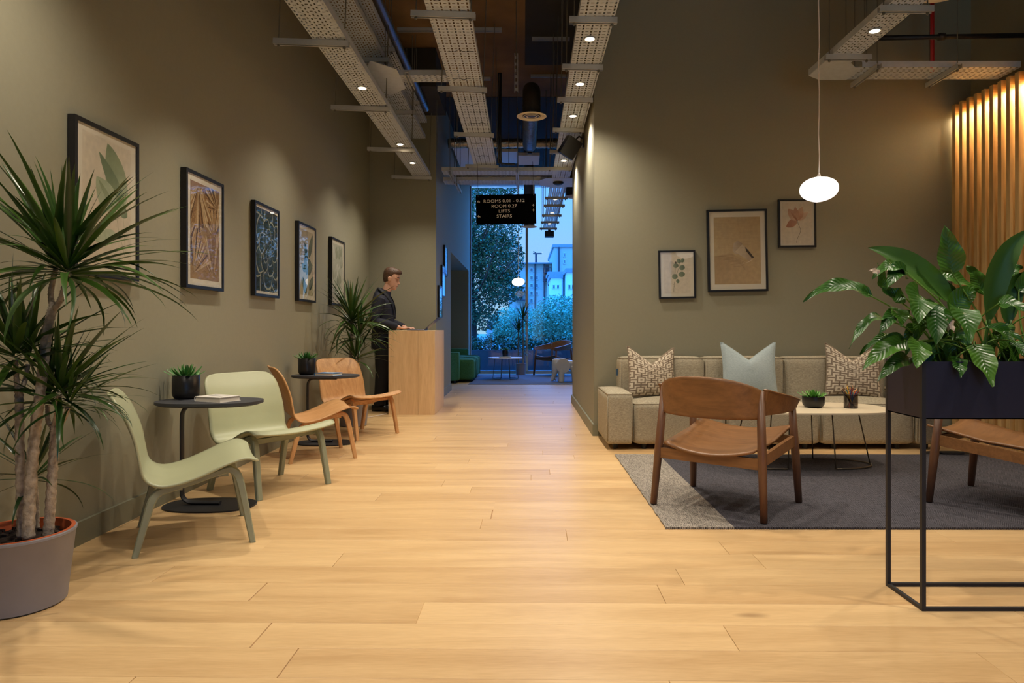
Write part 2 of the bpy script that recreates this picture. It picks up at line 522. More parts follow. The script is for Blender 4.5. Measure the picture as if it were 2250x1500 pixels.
class MB:
    def __init__(self):
        self.v, self.f, self.m, self.uv = [], [], [], {}

    def add(self, verts, faces, mi=0):
        b = len(self.v)
        self.v += [tuple(p) for p in verts]
        for f in faces:
            self.f.append(tuple(i + b for i in f))
            self.m.append(mi)
        return b

    def box(self, c, s, rot=None, mi=0):
        hx, hy, hz = s[0] / 2, s[1] / 2, s[2] / 2
        vs = [Vector((x, y, z)) for x in (-hx, hx) for y in (-hy, hy) for z in (-hz, hz)]
        if rot is not None:
            q = Euler(rot).to_matrix()
            vs = [q @ v for v in vs]
        vs = [v + Vector(c) for v in vs]
        self.add(vs, [(0, 1, 3, 2), (4, 6, 7, 5), (0, 4, 5, 1), (2, 3, 7, 6), (0, 2, 6, 4), (1, 5, 7, 3)], mi)

    def bb(self, x0, x1, y0, y1, z0, z1, mi=0):
        self.box(((x0 + x1) / 2, (y0 + y1) / 2, (z0 + z1) / 2), (x1 - x0, y1 - y0, z1 - z0), None, mi)

    def chamfer(self, x0, x1, y0, y1, z0, z1, c, mi=0):
        """box with a chamfered top edge"""
        vs = [(x0, y0, z0), (x1, y0, z0), (x1, y1, z0), (x0, y1, z0),
              (x0, y0, z1 - c), (x1, y0, z1 - c), (x1, y1, z1 - c), (x0, y1, z1 - c),
              (x0 + c, y0 + c, z1), (x1 - c, y0 + c, z1), (x1 - c, y1 - c, z1), (x0 + c, y1 - c, z1)]
        fs = [(3, 2, 1, 0), (8, 9, 10, 11)]
        for i in range(4):
            j = (i + 1) % 4
            fs += [(i, j, 4 + j, 4 + i), (4 + i, 4 + j, 8 + j, 8 + i)]
        self.add(vs, fs, mi)

    def bar(self, p0, p1, w, h=None, up=(0, 0, 1), mi=0, w1=None, h1=None):
        h = h or w
        p0, p1 = Vector(p0), Vector(p1)
        d = (p1 - p0).normalized()
        u = Vector(up)
        if abs(d.dot(u)) > 0.98:
            u = Vector((0, 1, 0))
        s = d.cross(u).normalized()
        t = s.cross(d).normalized()
        w1 = w if w1 is None else w1
        h1 = h if h1 is None else h1
        vs = []
        for p, a, b in ((p0, w, h), (p1, w1, h1)):
            vs += [p + s * a / 2 + t * b / 2, p - s * a / 2 + t * b / 2, p - s * a / 2 - t * b / 2, p + s * a / 2 - t * b / 2]
        self.add(vs, [(0, 1, 2, 3), (7, 6, 5, 4), (0, 4, 5, 1), (1, 5, 6, 2), (2, 6, 7, 3), (3, 7, 4, 0)], mi)

    def tube(self, pts, r, n=8, closed=False, mi=0, flat=None):
        """swept tube; r is a number, a list of radii; flat=(a,b) scales the section"""
        pts = [Vector(p) for p in pts]
        k = len(pts)
        rs = r if isinstance(r, (list, tuple)) else [r] * k
        prev = None
        rings = []
        for i, p in enumerate(pts):
            if closed:
                d = pts[(i + 1) % k] - pts[i - 1]
            else:
                d = pts[min(i + 1, k - 1)] - pts[max(i - 1, 0)]
            d.normalize()
            if prev is None:
                a = Vector((0, 0, 1)) if abs(d.z) < 0.9 else Vector((1, 0, 0))
                u = d.cross(a).normalized()
            else:
                u = (prev - d * prev.dot(d)).normalized()
            prev = u
            w = d.cross(u)
            fa, fb = flat or (1, 1)
            rings.append([p + (u * cos(2 * pi * j / n) * fa + w * sin(2 * pi * j / n) * fb) * rs[i] for j in range(n)])
        b = len(self.v)
        vs = [v for ring in rings for v in ring]
        fs = []
        for i in range(k if closed else k - 1):
            i2 = (i + 1) % k
            for j in range(n):
                j2 = (j + 1) % n
                fs.append((i * n + j, i * n + j2, i2 * n + j2, i2 * n + j))
        if not closed:
            fs.append(tuple(range(n - 1, -1, -1)))
            fs.append(tuple((k - 1) * n + j for j in range(n)))
        self.add(vs, fs, mi)

    def lathe(self, prof, c=(0, 0, 0), n=28, mi=0, sx=1.0, sy=1.0, cap=True):
        vs, fs = [], []
        for r, z in prof:
            for j in range(n):
                a = 2 * pi * j / n
                vs.append((c[0] + r * cos(a) * sx, c[1] + r * sin(a) * sy, c[2] + z))
        for i in range(len(prof) - 1):
            for j in range(n):
                j2 = (j + 1) % n
                fs.append((i * n + j, i * n + j2, (i + 1) * n + j2, (i + 1) * n + j))
        if cap:
            fs.append(tuple(range(n - 1, -1, -1)))
            fs.append(tuple((len(prof) - 1) * n + j for j in range(n)))
        self.add(vs, fs, mi)

    def prism(self, poly, z0, z1, mi=0, inset_bottom=1.0):
        n = len(poly)
        cx = sum(p[0] for p in poly) / n
        cy = sum(p[1] for p in poly) / n
        vs = [(cx + (x - cx) * inset_bottom, cy + (y - cy) * inset_bottom, z0) for x, y in poly] + [(x, y, z1) for x, y in poly]
        fs = [tuple(range(n - 1, -1, -1)), tuple(range(n, 2 * n))]
        for i in range(n):
            j = (i + 1) % n
            fs.append((i, j, n + j, n + i))
        self.add(vs, fs, mi)

    def loft(self, rings, mi=0, cap=True):
        """rings: lists of points, all of one length"""
        n = len(rings[0])
        vs = [p for r in rings for p in r]
        fs = []
        for i in range(len(rings) - 1):
            for j in range(n):
                j2 = (j + 1) % n
                fs.append((i * n + j, i * n + j2, (i + 1) * n + j2, (i + 1) * n + j))
        if cap:
            fs.append(tuple(range(n - 1, -1, -1)))
            fs.append(tuple((len(rings) - 1) * n + j for j in range(n)))
        self.add(vs, fs, mi)

    def mesh(self, name, mats, smooth=False):
        me = bpy.data.meshes.new(name)
        me.from_pydata(self.v, [], self.f)
        for m in (mats if isinstance(mats, (list, tuple)) else [mats]):
            me.materials.append(m)
        if any(self.m):
            me.polygons.foreach_set('material_index', self.m)
        if smooth:
            me.polygons.foreach_set('use_smooth', [True] * len(me.polygons))
        me.update()
        return me

    def build(self, name, mats, parent=None, smooth=False, loc=(0, 0, 0), auto=None):
        me = self.mesh(name, mats, smooth)
        o = link(name, me, parent, loc)
        if auto is not None:
            me.polygons.foreach_set('use_smooth', [True] * len(me.polygons))
            sharp_by_angle(me, auto)
        return o


def sharp_by_angle(me, deg):
    bm = bmesh.new()
    bm.from_mesh(me)
    bmesh.ops.recalc_face_normals(bm, faces=bm.faces)
    lim = radians(deg)
    for e in bm.edges:
        if len(e.link_faces) == 2:
            e.smooth = e.calc_face_angle(0) < lim
        else:
            e.smooth = False
    bm.to_mesh(me)
    bm.free()


def link(name, me, parent=None, loc=(0, 0, 0)):
    o = bpy.data.objects.new(name, me)
    o.location = loc
    COL.objects.link(o)
    if parent is not None:
        o.parent = parent
    return o


def tag(o, label=None, cat=None, group=None, kind=None):
    if label:
        o['label'] = label
    if cat:
        o['category'] = cat
    if group:
        o['group'] = group
    if kind:
        o['kind'] = kind
    return o


def thing(name, label, cat, loc=(0, 0, 0), rz=0.0, group=None):
    o = bpy.data.objects.new(name, None)
    o.empty_display_size = 0.1
    o.location = loc
    o.rotation_euler = (0, 0, rz)
    COL.objects.link(o)
    return tag(o, label, cat, group)


def kids(o):
    return [c for c in list(o.children)]


def copy_tree(o, parent=None):
    c = o.copy()
    COL.objects.link(c)
    if parent is not None:
        c.parent = parent
    for ch in kids(o):
        copy_tree(ch, c)
    return c


def dup(o, loc, rz=None, label=None, group=None, scale=None, mats=None):
    c = copy_tree(o)
    c.location = loc
    if rz is not None:
        c.rotation_euler = (0, 0, rz)
    if label:
        c['label'] = label
    if group:
        c['group'] = group
    if scale:
        c.scale = (scale,) * 3 if isinstance(scale, (int, float)) else scale
    return c


def structure(o, label=None):
    o['kind'] = 'structure'
    if label:
        o['label'] = label
    return o


def grid(name, nu, nv, fn, mats, parent=None, solid=0.0, offset=0.0, smooth=True, uv=True, subsurf=0):
    """parametric sheet fn(u,v), u,v in 0..1"""
    me = grid_mesh(name, nu, nv, fn, mats, smooth)
    o = link(name, me, parent)
    if solid:
        s = o.modifiers.new('thickness', 'SOLIDIFY')
        s.thickness = solid
        s.offset = offset
    if subsurf:
        s = o.modifiers.new('smooth', 'SUBSURF')
        s.levels = s.render_levels = subsurf
    return o


def grid_mesh(name, nu, nv, fn, mats, smooth=True):
    vs, fs = [], []
    for i in range(nu + 1):
        for j in range(nv + 1):
            vs.append(tuple(fn(i / nu, j / nv)))
    w = nv + 1
    for i in range(nu):
        for j in range(nv):
            fs.append((i * w + j, (i + 1) * w + j, (i + 1) * w + j + 1, i * w + j + 1))
    me = bpy.data.meshes.new(name)
    me.from_pydata(vs, [], fs)
    for m in (mats if isinstance(mats, (list, tuple)) else [mats]):
        me.materials.append(m)
    l = me.uv_layers.new(name='UVMap')
    for lp in me.loops:
        i, j = divmod(lp.vertex_index, w)
        l.data[lp.index].uv = (i / nu, j / nv)
    if smooth:
        me.polygons.foreach_set('use_smooth', [True] * len(me.polygons))
    me.update()
    return me


def spline(pts, n):
    """Catmull-Rom through pts (tuples of any length)"""
    out = []
    k = len(pts)
    for i in range(n + 1):
        t = i / n * (k - 1)
        a = min(int(t), k - 2)
        f = t - a
        p0 = pts[max(a - 1, 0)]
        p1, p2 = pts[a], pts[a + 1]
        p3 = pts[min(a + 2, k - 1)]
        out.append(tuple(0.5 * (2 * q1 + (q2 - q0) * f + (2 * q0 - 5 * q1 + 4 * q2 - q3) * f * f + (3 * q1 - q0 - 3 * q2 + q3) * f ** 3)
                         for q0, q1, q2, q3 in zip(p0, p1, p2, p3)))
    return out


def lerp_table(tab, t):
    """tab: rows (t, a, b, ...), linear"""
    for i in range(len(tab) - 1):
        if t <= tab[i + 1][0]:
            f = (t - tab[i][0]) / (tab[i + 1][0] - tab[i][0])
            return [a + (b - a) * f for a, b in zip(tab[i][1:], tab[i + 1][1:])]
    return list(tab[-1][1:])


def rounded_rect(w, d, r, n=6):
    pts = []
    for cx, cy, a0 in ((w / 2 - r, d / 2 - r, 0), (-w / 2 + r, d / 2 - r, 90), (-w / 2 + r, -d / 2 + r, 180), (w / 2 - r, -d / 2 + r, 270)):
        for i in range(n + 1):
            a = radians(a0 + 90 * i / n)
            pts.append((cx + r * cos(a), cy + r * sin(a)))
    return pts


def superellipse(w, d, p, n=40):
    out = []
    for i in range(n):
        a = 2 * pi * i / n
        c, s = cos(a), sin(a)
        out.append((w / 2 * math.copysign(abs(c) ** (2 / p), c), d / 2 * math.copysign(abs(s) ** (2 / p), s)))
    return out


def W(px, py, Z):
    """a point of the place: seen at px, py from the camera, Z metres away"""
    return Vector(((px - 1150) * Z / 1500.0, Z, CAM_H - (py - 720) * Z / 1500.0))


def soft_block(sx, sy, sz, r, bulge_top=0.0, bulge_side=0.0, n=9):
    """upholstered block: rounded box with swelling faces, base at z=0, centred in x,y"""
    bm = bmesh.new()
    bmesh.ops.create_cube(bm, size=2.0)
    bmesh.ops.subdivide_edges(bm, edges=bm.edges[:], cuts=n, use_grid_fill=True)
    h = (sx / 2, sy / 2, sz / 2)
    for v in bm.verts:
        q = Vector((v.co.x, v.co.y, v.co.z))
        # denser near the edges
        q = Vector([math.copysign(abs(c) ** 0.6, c) for c in q])
        p = Vector((q.x * h[0], q.y * h[1], q.z * h[2]))
        core = Vector([max(-hh + r, min(hh - r, c)) for c, hh in zip(p, h)])
        d = p - core
        if d.length > 1e-9:
            # project the cube skin on the rounded skin
            m = max(abs(d.x), abs(d.y), abs(d.z))
            d = d.normalized() * m if d.length > 0 else d
        p = core + d
        fx, fy, fz = 1 - q.x * q.x, 1 - q.y * q.y, 1 - q.z * q.z
        if q.z > 0.98:
            p.z += bulge_top * fx * fy
        if abs(q.x) > 0.98:
            p.x += math.copysign(bulge_side * fy * fz, q.x)
        if abs(q.y) > 0.98:
            p.y += math.copysign(bulge_side * fx * fz, q.y)
        p.z += h[2]
        v.co = p
    for f in bm.faces:
        f.smooth = True
    me = bpy.data.meshes.new('block')
    bm.to_mesh(me)
    bm.free()
    return me


def curve_pts_rect(x0, x1, y0, y1, z, r=0.03, n=4):
    cx, cy = (x0 + x1) / 2, (y0 + y1) / 2
    return [(cx + a, cy + b, z) for a, b in rounded_rect(x1 - x0, y1 - y0, r, n)]

# ------------------------------------------------------------------ the setting
XL = -2.16          # inner face of the left wall
XC = -1.226         # corridor wall beyond the reception
YB = 9.58           # face of the wall behind the reception desk
YS = 6.65           # lounge wall with the three pictures
XR = 0.69           # corridor side of the lounge wall
YW = 15.72          # glazing at the far end
HC = 4.5            # ceiling


def wall_box(name, x0, x1, y0, y1, z0, z1, m=WALL):
    b = MB()
    b.bb(x0, x1, y0, y1, z0, z1)
    return structure(b.build(name, m))


b = MB()
b.bb(-4.0, 4.6, -3.2, YW, -0.16, -0.004)
FLOOR_OB = structure(b.build('floor', GAP), 'pale oak plank floor running under the whole lobby')
# planks: one by one as far as they can be told apart
unit = MB()
unit.chamfer(0, 1, 0, 1, -0.012, 0.0, 0.0012)
PITCH = 0.19


def plank_mesh(L):
    q = MB()
    q.chamfer(0, L - 0.0012, 0, PITCH - 0.0010, -0.012, 0.0, 0.0011)
    return q.mesh('plank', FLOOR)


plank_cache = {}
TILT = -0.014
y = -0.62
row = 0
far = MB()
while y < 15.6:
    x = -2.3 - RND.random() * 1.9
    xmax = 4.3 if y < YS + 0.15 else (0.80 if y < 9.5 else 4.3)
    xmin = XL - 0.02 if y < YB else (-2.2 if y > 11.3 else XC - 0.05)
    while x < xmax:
        L = RND.choice((1.6, 1.9, 2.2, 2.2))
        x0, x1 = max(x, xmin), min(x + L, xmax)
        if x1 - x0 > 0.05:
            Lq = round(x1 - x0, 2)
            if y < 7.2:
                if Lq not in plank_cache:
                    plank_cache[Lq] = plank_mesh(Lq)
                o = link('plank', plank_cache[Lq], FLOOR_OB, (x0, y + TILT * x0, 0))
                o.rotation_euler = (0, 0, TILT)
            else:
                far.chamfer(x0, x0 + Lq - 0.0012, y, y + PITCH - 0.001, -0.012, 0.0, 0.0011)
        x += L
    y += PITCH
    if 7.2 <= y < 7.2 + PITCH:
        pass
    row += 1
o = far.build('far_planks', FLOOR, FLOOR_OB)
o['kind'] = 'stuff'

wall_box('wall_left', XL - 0.2, XL, -3.2, YB + 0.3, -0.1, HC)
# mass behind the reception, niche behind it
b = MB()
b.bb(XL - 0.02, XC, YB, 11.5, -0.1, HC)
structure(b.build('wall_corridor', WALL))
b = MB()
b.bb(XC - 0.24, XC, 11.5, 15.25, 2.33, HC)
b.bb(-2.45, XC - 0.24, 11.5, 15.25, 2.33, 2.5)
b.bb(-2.62, -2.45, 11.5, 15.4, -0.1, 2.5)
b.bb(-2.62, XC, 15.25, YW - 0.03, -0.1, HC)
structure(b.build('wall_niche', WALL))
wall_box('wall_lounge', XR, 4.55, YS, 9.6, -0.1, HC)
wall_box('wall_right', 4.36, 4.55, -3.2, YS, -0.1, HC)
wall_box('wall_far', 4.4, 4.55, 9.6, YW, -0.1, HC)
# rear wall with a broad window behind the camera
b = MB()
b.bb(XL - 0.2, 0.4, -3.2, -3.0, -0.1, HC)
b.bb(3.6, 4.55, -3.2, -3.0, -0.1, HC)
b.bb(0.4, 3.6, -3.2, -3.0, -0.1, 0.35)
b.bb(0.4, 3.6, -3.2, -3.0, 3.0, HC)
structure(b.build('wall_rear', WALL))
b = MB()
for xx in (0.4, 1.45, 2.5, 3.55):
    b.bb(xx, xx + 0.05, -3.14, -3.06, 0.35, 3.0)
b.bb(0.45, 3.55, -3.14, -3.06, 0.35, 0.40)
b.bb(0.45, 3.55, -3.14, -3.06, 2.95, 3.0)
w2 = structure(b.build('window_2', FRAMEBLACK))
for xx in (0.45, 1.5, 2.55):
    b = MB()
    b.bb(xx, xx + 1.0, -3.105, -3.097, 0.40, 2.95)
    b.build('pane', PANE, w2)

# ceiling: raw concrete with a darker painted bay
b = MB()
b.bb(-4.0, 4.6, -3.2, YW + 0.2, HC, HC + 0.2)
ceil = structure(b.build('ceiling', CONCRETE))
b = MB()
b.bb(0.02, 0.68, 6.5, 8.95, HC - 0.006, HC + 0.01)
b.bb(-2.1, 0.68, 10.2, 15.5, HC - 0.006, HC + 0.01)
b.build('painted_patch', DARKPAINT, ceil)
b = MB()
b.bb(-1.7, -1.08, 8.4, 9.55, 4.02, 4.494)
structure(b.build('trim_bulkhead', DARKPAINT))
b = MB()
b.bb(XC, 4.4, YW - 0.16, YW + 0.2, 4.31, HC)
structure(b.build('trim_window_head', WHITEPAINT))

for nm, box in (('baseboard_left', (XL, XL + 0.018, -3.0, YB)),
                ('baseboard_corridor', (XC, XC + 0.018, YB - 0.018, 11.5)),
                ('baseboard_reception', (XL + 0.018, XC, YB - 0.018, YB)),
                ('baseboard_right', (XR - 0.018, XR, YS - 0.018, 9.618)),
                ('baseboard_lounge', (XR, 4.36, YS - 0.018, YS))):
    b = MB()
    b.bb(box[0], box[1], box[2], box[3], 0.0, 0.112)
    structure(b.build(nm, SKIRT))

# far window: frame, mullion, panes
b = MB()
b.bb(XC, 4.4, YW - 0.05, YW + 0.05, 0.0, 0.07)
b.bb(XC, XC + 0.03, YW - 0.05, YW + 0.05, 0.07, 4.31)
win = structure(b.build('window_1', mat('window_rail', (158, 160, 164), 0.45, metal=0.3)))
for xx in (0.05, 2.2):
    b = MB()
    b.bb(xx, xx + 0.055, YW - 0.09, YW + 0.05, 0.07, 4.31)
    b.build('mullion', mat('mullion_finish', (196, 182, 160), 0.45), win)
for x0, x1 in ((XC + 0.03, 0.05), (0.105, 2.2), (2.255, 4.4)):
    b = MB()
    b.bb(x0, x1, YW - 0.006, YW + 0.006, 0.07, 4.31)
    b.build('pane', PANE, win)

# ------------------------------------------------------------------ slatted oak screen on the right, lit from above
scr = thing('slat_screen', 'tall vertical oak slat wall screen lit warmly from its top', 'wall screen', (0, 0, 0))
b = MB()
b.bb(4.30, 4.345, 4.45, YS - 0.03, 0.0, 3.26)
b.build('backing_panel', OAKSLAT, scr)
sl = MB()
sl.bb(0, 0.055, 0, 0.046, 0.0, 3.2)
slme = sl.mesh('slat', OAKSLAT)
for i in range(20):
    link('slat', slme, scr, (4.152, 6.565 - i * 0.1055, 0.0))
b = MB()
b.bb(4.207, 4.30, 4.45, 6.615, 3.12, 3.2)
b.build('top_rail', OAKSLAT, scr)
b = MB()
b.bb(4.207, 4.30, 4.45, 6.615, 0.0, 0.05)
b.build('bottom_rail', OAKSLAT, scr)
b = MB()
b.bb(4.255, 4.27, 4.47, 6.6, 3.108, 3.118)
tag(b.build('led_strip', LED, scr), 'glowing warm strip under the top rail')

# ------------------------------------------------------------------ cable trays


def tray_bed(L, width, style, lip=0.05, pitch=0.05):
    """perforated channel, underside at z=0, running along +y, centred in x"""
    q = MB()
    n = max(4, int(round(width / (0.026 if style == 'short' else 0.03))))
    cw = width / n
    m = int(L / pitch)
    cp = L / m
    for i in range(m):
        for j in range(n):
            x0, y0 = -width / 2 + j * cw, i * cp
            x1, y1 = x0 + cw, y0 + cp
            if style == 'short':
                if (i % 2 == 0 and (j % 3 == 1)):
                    hw, hl = cw * 0.38, 0.006
                else:
                    hw, hl = cw * 0.2, 0.0115
            else:
                if j % 2:
                    hw, hl = cw * 0.2, 0.015
                else:
                    hw, hl = cw * 0.36, 0.0045
            cx, cy = (x0 + x1) / 2, (y0 + y1) / 2
            if style == 'short' and j % 2:
                cy += cp * 0.25
            vs = [(x0, y0, 0), (x1, y0, 0), (x1, y1, 0), (x0, y1, 0),
                  (cx - hw, cy - hl, 0), (cx + hw, cy - hl, 0), (cx + hw, cy + hl, 0), (cx - hw, cy + hl, 0)]
            q.add(vs, [(0, 4, 5, 1), (1, 5, 6, 2), (2, 6, 7, 3), (3, 7, 4, 0)])
    for s in (-1, 1):
        q.bb(s * width / 2 - 0.001, s * width / 2 + 0.001, 0, L, 0, lip)
        q.bb(s * (width / 2 - 0.006) - 0.006, s * (width / 2 - 0.006) + 0.006, 0, L, lip, lip + 0.002)
    return q


def strut_mesh(L, sz=0.041):
    """slotted steel channel along x, centred, top at z=0"""
    q = MB()
    t = 0.003
    q.bb(-L / 2, L / 2, -sz / 2, -sz / 2 + t, -sz, 0)
    q.bb(-L / 2, L / 2, sz / 2 - t, sz / 2, -sz, 0)
    q.bb(-L / 2, L / 2, -sz / 2, -sz / 2 + 0.010, -sz, -sz + t)
    q.bb(-L / 2, L / 2, sz / 2 - 0.010, sz / 2, -sz, -sz + t)
    n = int(L / 0.06)
    for i in range(n):
        x = -L / 2 + (i + 0.5) * L / n
        q.bb(x - L / n * 0.22, x + L / n * 0.22, -sz / 2, sz / 2, -t, 0)
    return q


def hanger(parent, x0, x1, y, z, roll=0.0, rods=True, yaw=0.0, top=HC, shared={}):
    """strut below the tray at z, with two threaded rods up to the ceiling"""
    L = round(x1 - x0, 2)
    if L not in shared:
        shared[L] = strut_mesh(L).mesh('strut', STRUT)
    s = link('strut', shared[L], parent, ((x0 + x1) / 2, y, z - 0.002))
    s.rotation_euler = (0, roll, yaw)
    if rods:
        for sgn in (-1, 1):
            q = MB()
            q.tube([(0, 0, -0.06), (0, 0, top - z - 0.012)], 0.0045, 6)
            q.lathe([(0.011, -0.055), (0.011, -0.043)], n=6)
            r = q.build('threaded_rod', ROD, s, loc=(sgn * (L / 2 - 0.035), 0, 0))
    return s


def tray(label, xc, y0, y1, z, width, style, hangers, hx, group=None, yaw=0.0, roll=0.035, top=HC):
    t = thing('cable_tray', label, 'cable tray', (0, 0, 0), 0, group)
    bd = tray_bed(y1 - y0, width, style).build('perforated_bed', GALV, t, loc=(xc, y0, z))
    bd.rotation_euler = (0, 0, yaw)
    for y in hangers:
        hanger(t, hx[0], hx[1], y, z, roll, top=top)
    return t


tA = tray('lowest perforated steel tray hung along the green wall with three downlights', -1.41, 2.2, 9.47, 3.15, 0.245, 'short',
          (3.48, 4.98, 6.47, 7.97, 9.44), (-1.82, -1.27))
tB = tray('dark upper perforated tray hung beside the lowest wall side tray', -1.47, 2.6, 9.2, 3.60, 0.30, 'short',
          (4.9, 6.45, 8.02), (-1.66, -1.27), roll=0.0)
tC = tray('narrow upper steel tray between the silver pipe and dark upper tray', -1.37, 2.6, 9.3, 3.84, 0.11, 'short', (5.2, 6.8, 8.4), (-1.47, -1.28), roll=0.0)
tD = tray('middle perforated tray hung over the walkway with looped cables', -0.518, 2.5, 9.32, 3.25, 0.30, 'long',
          (3.2, 4.755, 6.24, 7.71, 9.22), (-0.78, -0.335))
tF = tray('perforated tray with a row of downlights running past the lounge wall corner', 0.505, 2.5, 10.15, 3.25, 0.255, 'long',
          (4.0, 4.84, 5.71, 6.53, 7.53, 8.46, 9.35), (0.325, 0.665), yaw=-0.006, roll=0.02)
tH = tray('far ladder of steel tray ending in a black box before the window', 0.545, 10.65, 15.3, 3.25, 0.255, 'long',
          (11.46, 12.18, 13.25, 14.1, 15.0), (0.36, 0.74), yaw=-0.006, roll=0.0)
# looped cable ties on the middle tray
for i, (yy, ww) in enumerate(((4.55, 0.2), (5.4, 0.2), (6.0, 0.16), (6.7, 0.16), (7.3, 0.17), (8.1, 0.15), (8.7, 0.15))):
    q = MB()
    pts = []
    for k in range(13):
        a = k / 12
        pts.append((-0.518 - ww / 2 + ww * a + 0.03 * sin(i * 2.1), yy + 0.012 * sin(a * 9 + i), 3.245 - 0.012 * abs(sin(a * pi * 2.5))))
    q.tube(pts, 0.0022, 5)
    q.build('cable_tie', BLACK, tD)
# silver spiral pipe above the wall side trays
b = MB()
prof = []
b.tube([(-1.29, 2.4, 3.95), (-1.29, 6, 3.95), (-1.29, 9.04, 3.95)], 0.043, 16)
for i in range(7):
    b.tube([(-1.29, 3 + i * 0.95, 3.95), (-1.29, 3.06 + i * 0.95, 3.95)], 0.047, 16)
tag(b.build('silver_pipe', SPIRAL, None, auto=40), 'thin silver pipe running above the wall side trays', 'pipe')
# short bridging tray between left and middle run
t = thing('cable_tray', 'short bridging tray from the silver pipe to the middle tray', 'cable tray')
bd = tray_bed(0.62, 0.18, 'short').build('perforated_bed', GALV, t, loc=(-1.22, 6.5, 3.42))
bd.rotation_euler = (0, 0, radians(-90))
q = MB()
q.prism([(-1.36, 6.05), (-1.16, 6.25), (-1.16, 6.75), (-1.36, 6.95), (-1.46, 6.7), (-1.46, 6.3)], 3.415, 3.42)
q.build('corner_plate', GALV, t)
hanger(t, -0.2, 0.2, 0, 0, rods=False)
t.children[-1].location = (-1.08, 6.5, 3.42)
t.children[-1].rotation_euler = (0, 0, radians(90))

# crossing trays beyond the sign
t = thing('cable_tray', 'nearer of two perforated trays crossing the walkway beyond the middle tray', 'cable tray')
bd = tray_bed(1.62, 0.28, 'short').build('perforated_bed', GALV, t, loc=(-1.14, 9.66, 3.24))
bd.rotation_euler = (0, 0, radians(-90))
t = thing('cable_tray', 'farther perforated crossing tray just above the window head', 'cable tray')
bd = tray_bed(1.55, 0.30, 'short').build('perforated_bed', GALV, t, loc=(-1.20, 10.35, 3.25))
bd.rotation_euler = (0, 0, radians(-90))
q = MB()
q.prism([(0.25, 10.17), (0.33, 10.02), (0.78, 10.02), (0.84, 10.2), (0.84, 10.5), (0.76, 10.64), (0.36, 10.64), (0.25, 10.5)], 3.244, 3.25)
for (xa, ya, xb, yb) in ((0.25, 10.5, 0.36, 10.64), (0.84, 10.5, 0.76, 10.64), (0.36, 10.64, 0.76, 10.64)):
    q.bar((xa, ya, 3.275), (xb, yb, 3.275), 0.003, 0.05)
q.build('junction_plate', GALV, t)
for nm, xx, y0, y1, lab in (('strut_channel', -0.085, 9.2, 10.75, 'steel strut channel above the black sign pointing at the window'),
                            ('strut_channel', -1.0, 9.25, 9.95, 'nearer steel strut crossing under the trays by the reception wall'),
                            ('strut_channel', -0.985, 10.0, 10.7, 'farther steel strut crossing under the trays by the reception wall')):
    s = strut_mesh(y1 - y0).build(nm, STRUT, None, loc=(xx, (y0 + y1) / 2, 3.19))
    s.rotation_euler = (0, 0, radians(90))
    tag(s, lab, 'strut')
    q = MB()
    for sg in (-1, 1):
        q.tube([(sg * ((y1 - y0) / 2 - 0.05), 0, -0.05), (sg * ((y1 - y0) / 2 - 0.05), 0, HC - 3.19)], 0.0045, 6)
    q.build('threaded_rod', ROD, s)
# strut near the ceiling pointing down
q = strut_mesh(0.4)
s = q.build('strut_channel', STRUT, None, loc=(-0.075, 7.2, 3.73))
s.rotation_euler = (0, radians(90), radians(90))
tag(s, 'short upright strut hanging between the middle tray and dark duct', 'strut')
q = MB()
q.tube([(0, 0, 0), (-0.765, 0, 0)], 0.0045, 6)
q.build('threaded_rod', ROD, s)
# ceiling rails
for (xa, xb, yy, lab) in ((-1.45, -0.25, 7.86, 'nearest steel rail fixed across the brown concrete ceiling'),
                          (-1.5, -0.45, 9.4, 'second steel rail across the ceiling over the reception'),
                          (0.1, 0.55, 8.1, 'short steel rail on the dark painted ceiling bay'),
                          (0.1, 0.6, 9.3, 'second short rail beyond the dark painted ceiling bay')):
    s = strut_mesh(xb - xa).build('ceiling_rail', STRUT, None, loc=((xa + xb) / 2, yy, HC - 0.001))
    tag(s, lab, 'rail')
# free hanging rods over the walkway
for i, (px, y, z) in enumerate(((1216, 8.0, 3.4), (1222, 8.6, 3.4), (1210, 9.2, 3.3), (1234, 7.2, 3.5), (1244, 7.0, 3.5), (1098, 9.8, 3.3), (1118, 10.2, 3.3), (1200, 9.9, 3.3), (960, 8.9, 3.35), (1090, 8.4, 3.35))):
    q = MB()
    q.tube([(0, 0, 0), (0, 0, HC - z)], 0.005, 6)
    o = q.build('threaded_rod', ROD, None, loc=((px - 1150) * y / 1500, y, z))
    tag(o, 'thin threaded rod dropping from the dark ceiling over the walkway', 'rod', 'hanging rods over the walkway')
# foil ducts
for (x0, x1, yy, zz, r, lab) in ((-1.2, 0.68, 10.85, 3.98, 0.075, 'upper crinkled foil duct across the dark ceiling void'),
                                 (-1.05, 0.7, 10.78, 3.44, 0.075, 'lower crinkled foil duct behind the crossing trays')):
    b = MB()
    n = 60
    rr = random.Random(5)
    b.tube([(x0 + (x1 - x0) * i / n, yy + rr.uniform(-.004, .004), zz + rr.uniform(-.004, .004)) for i in range(n + 1)], [r * rr.uniform(0.93, 1.05) for _ in range(n + 1)], 18)
    tag(b.build('foil_duct', FOIL, None, smooth=True), lab, 'duct')
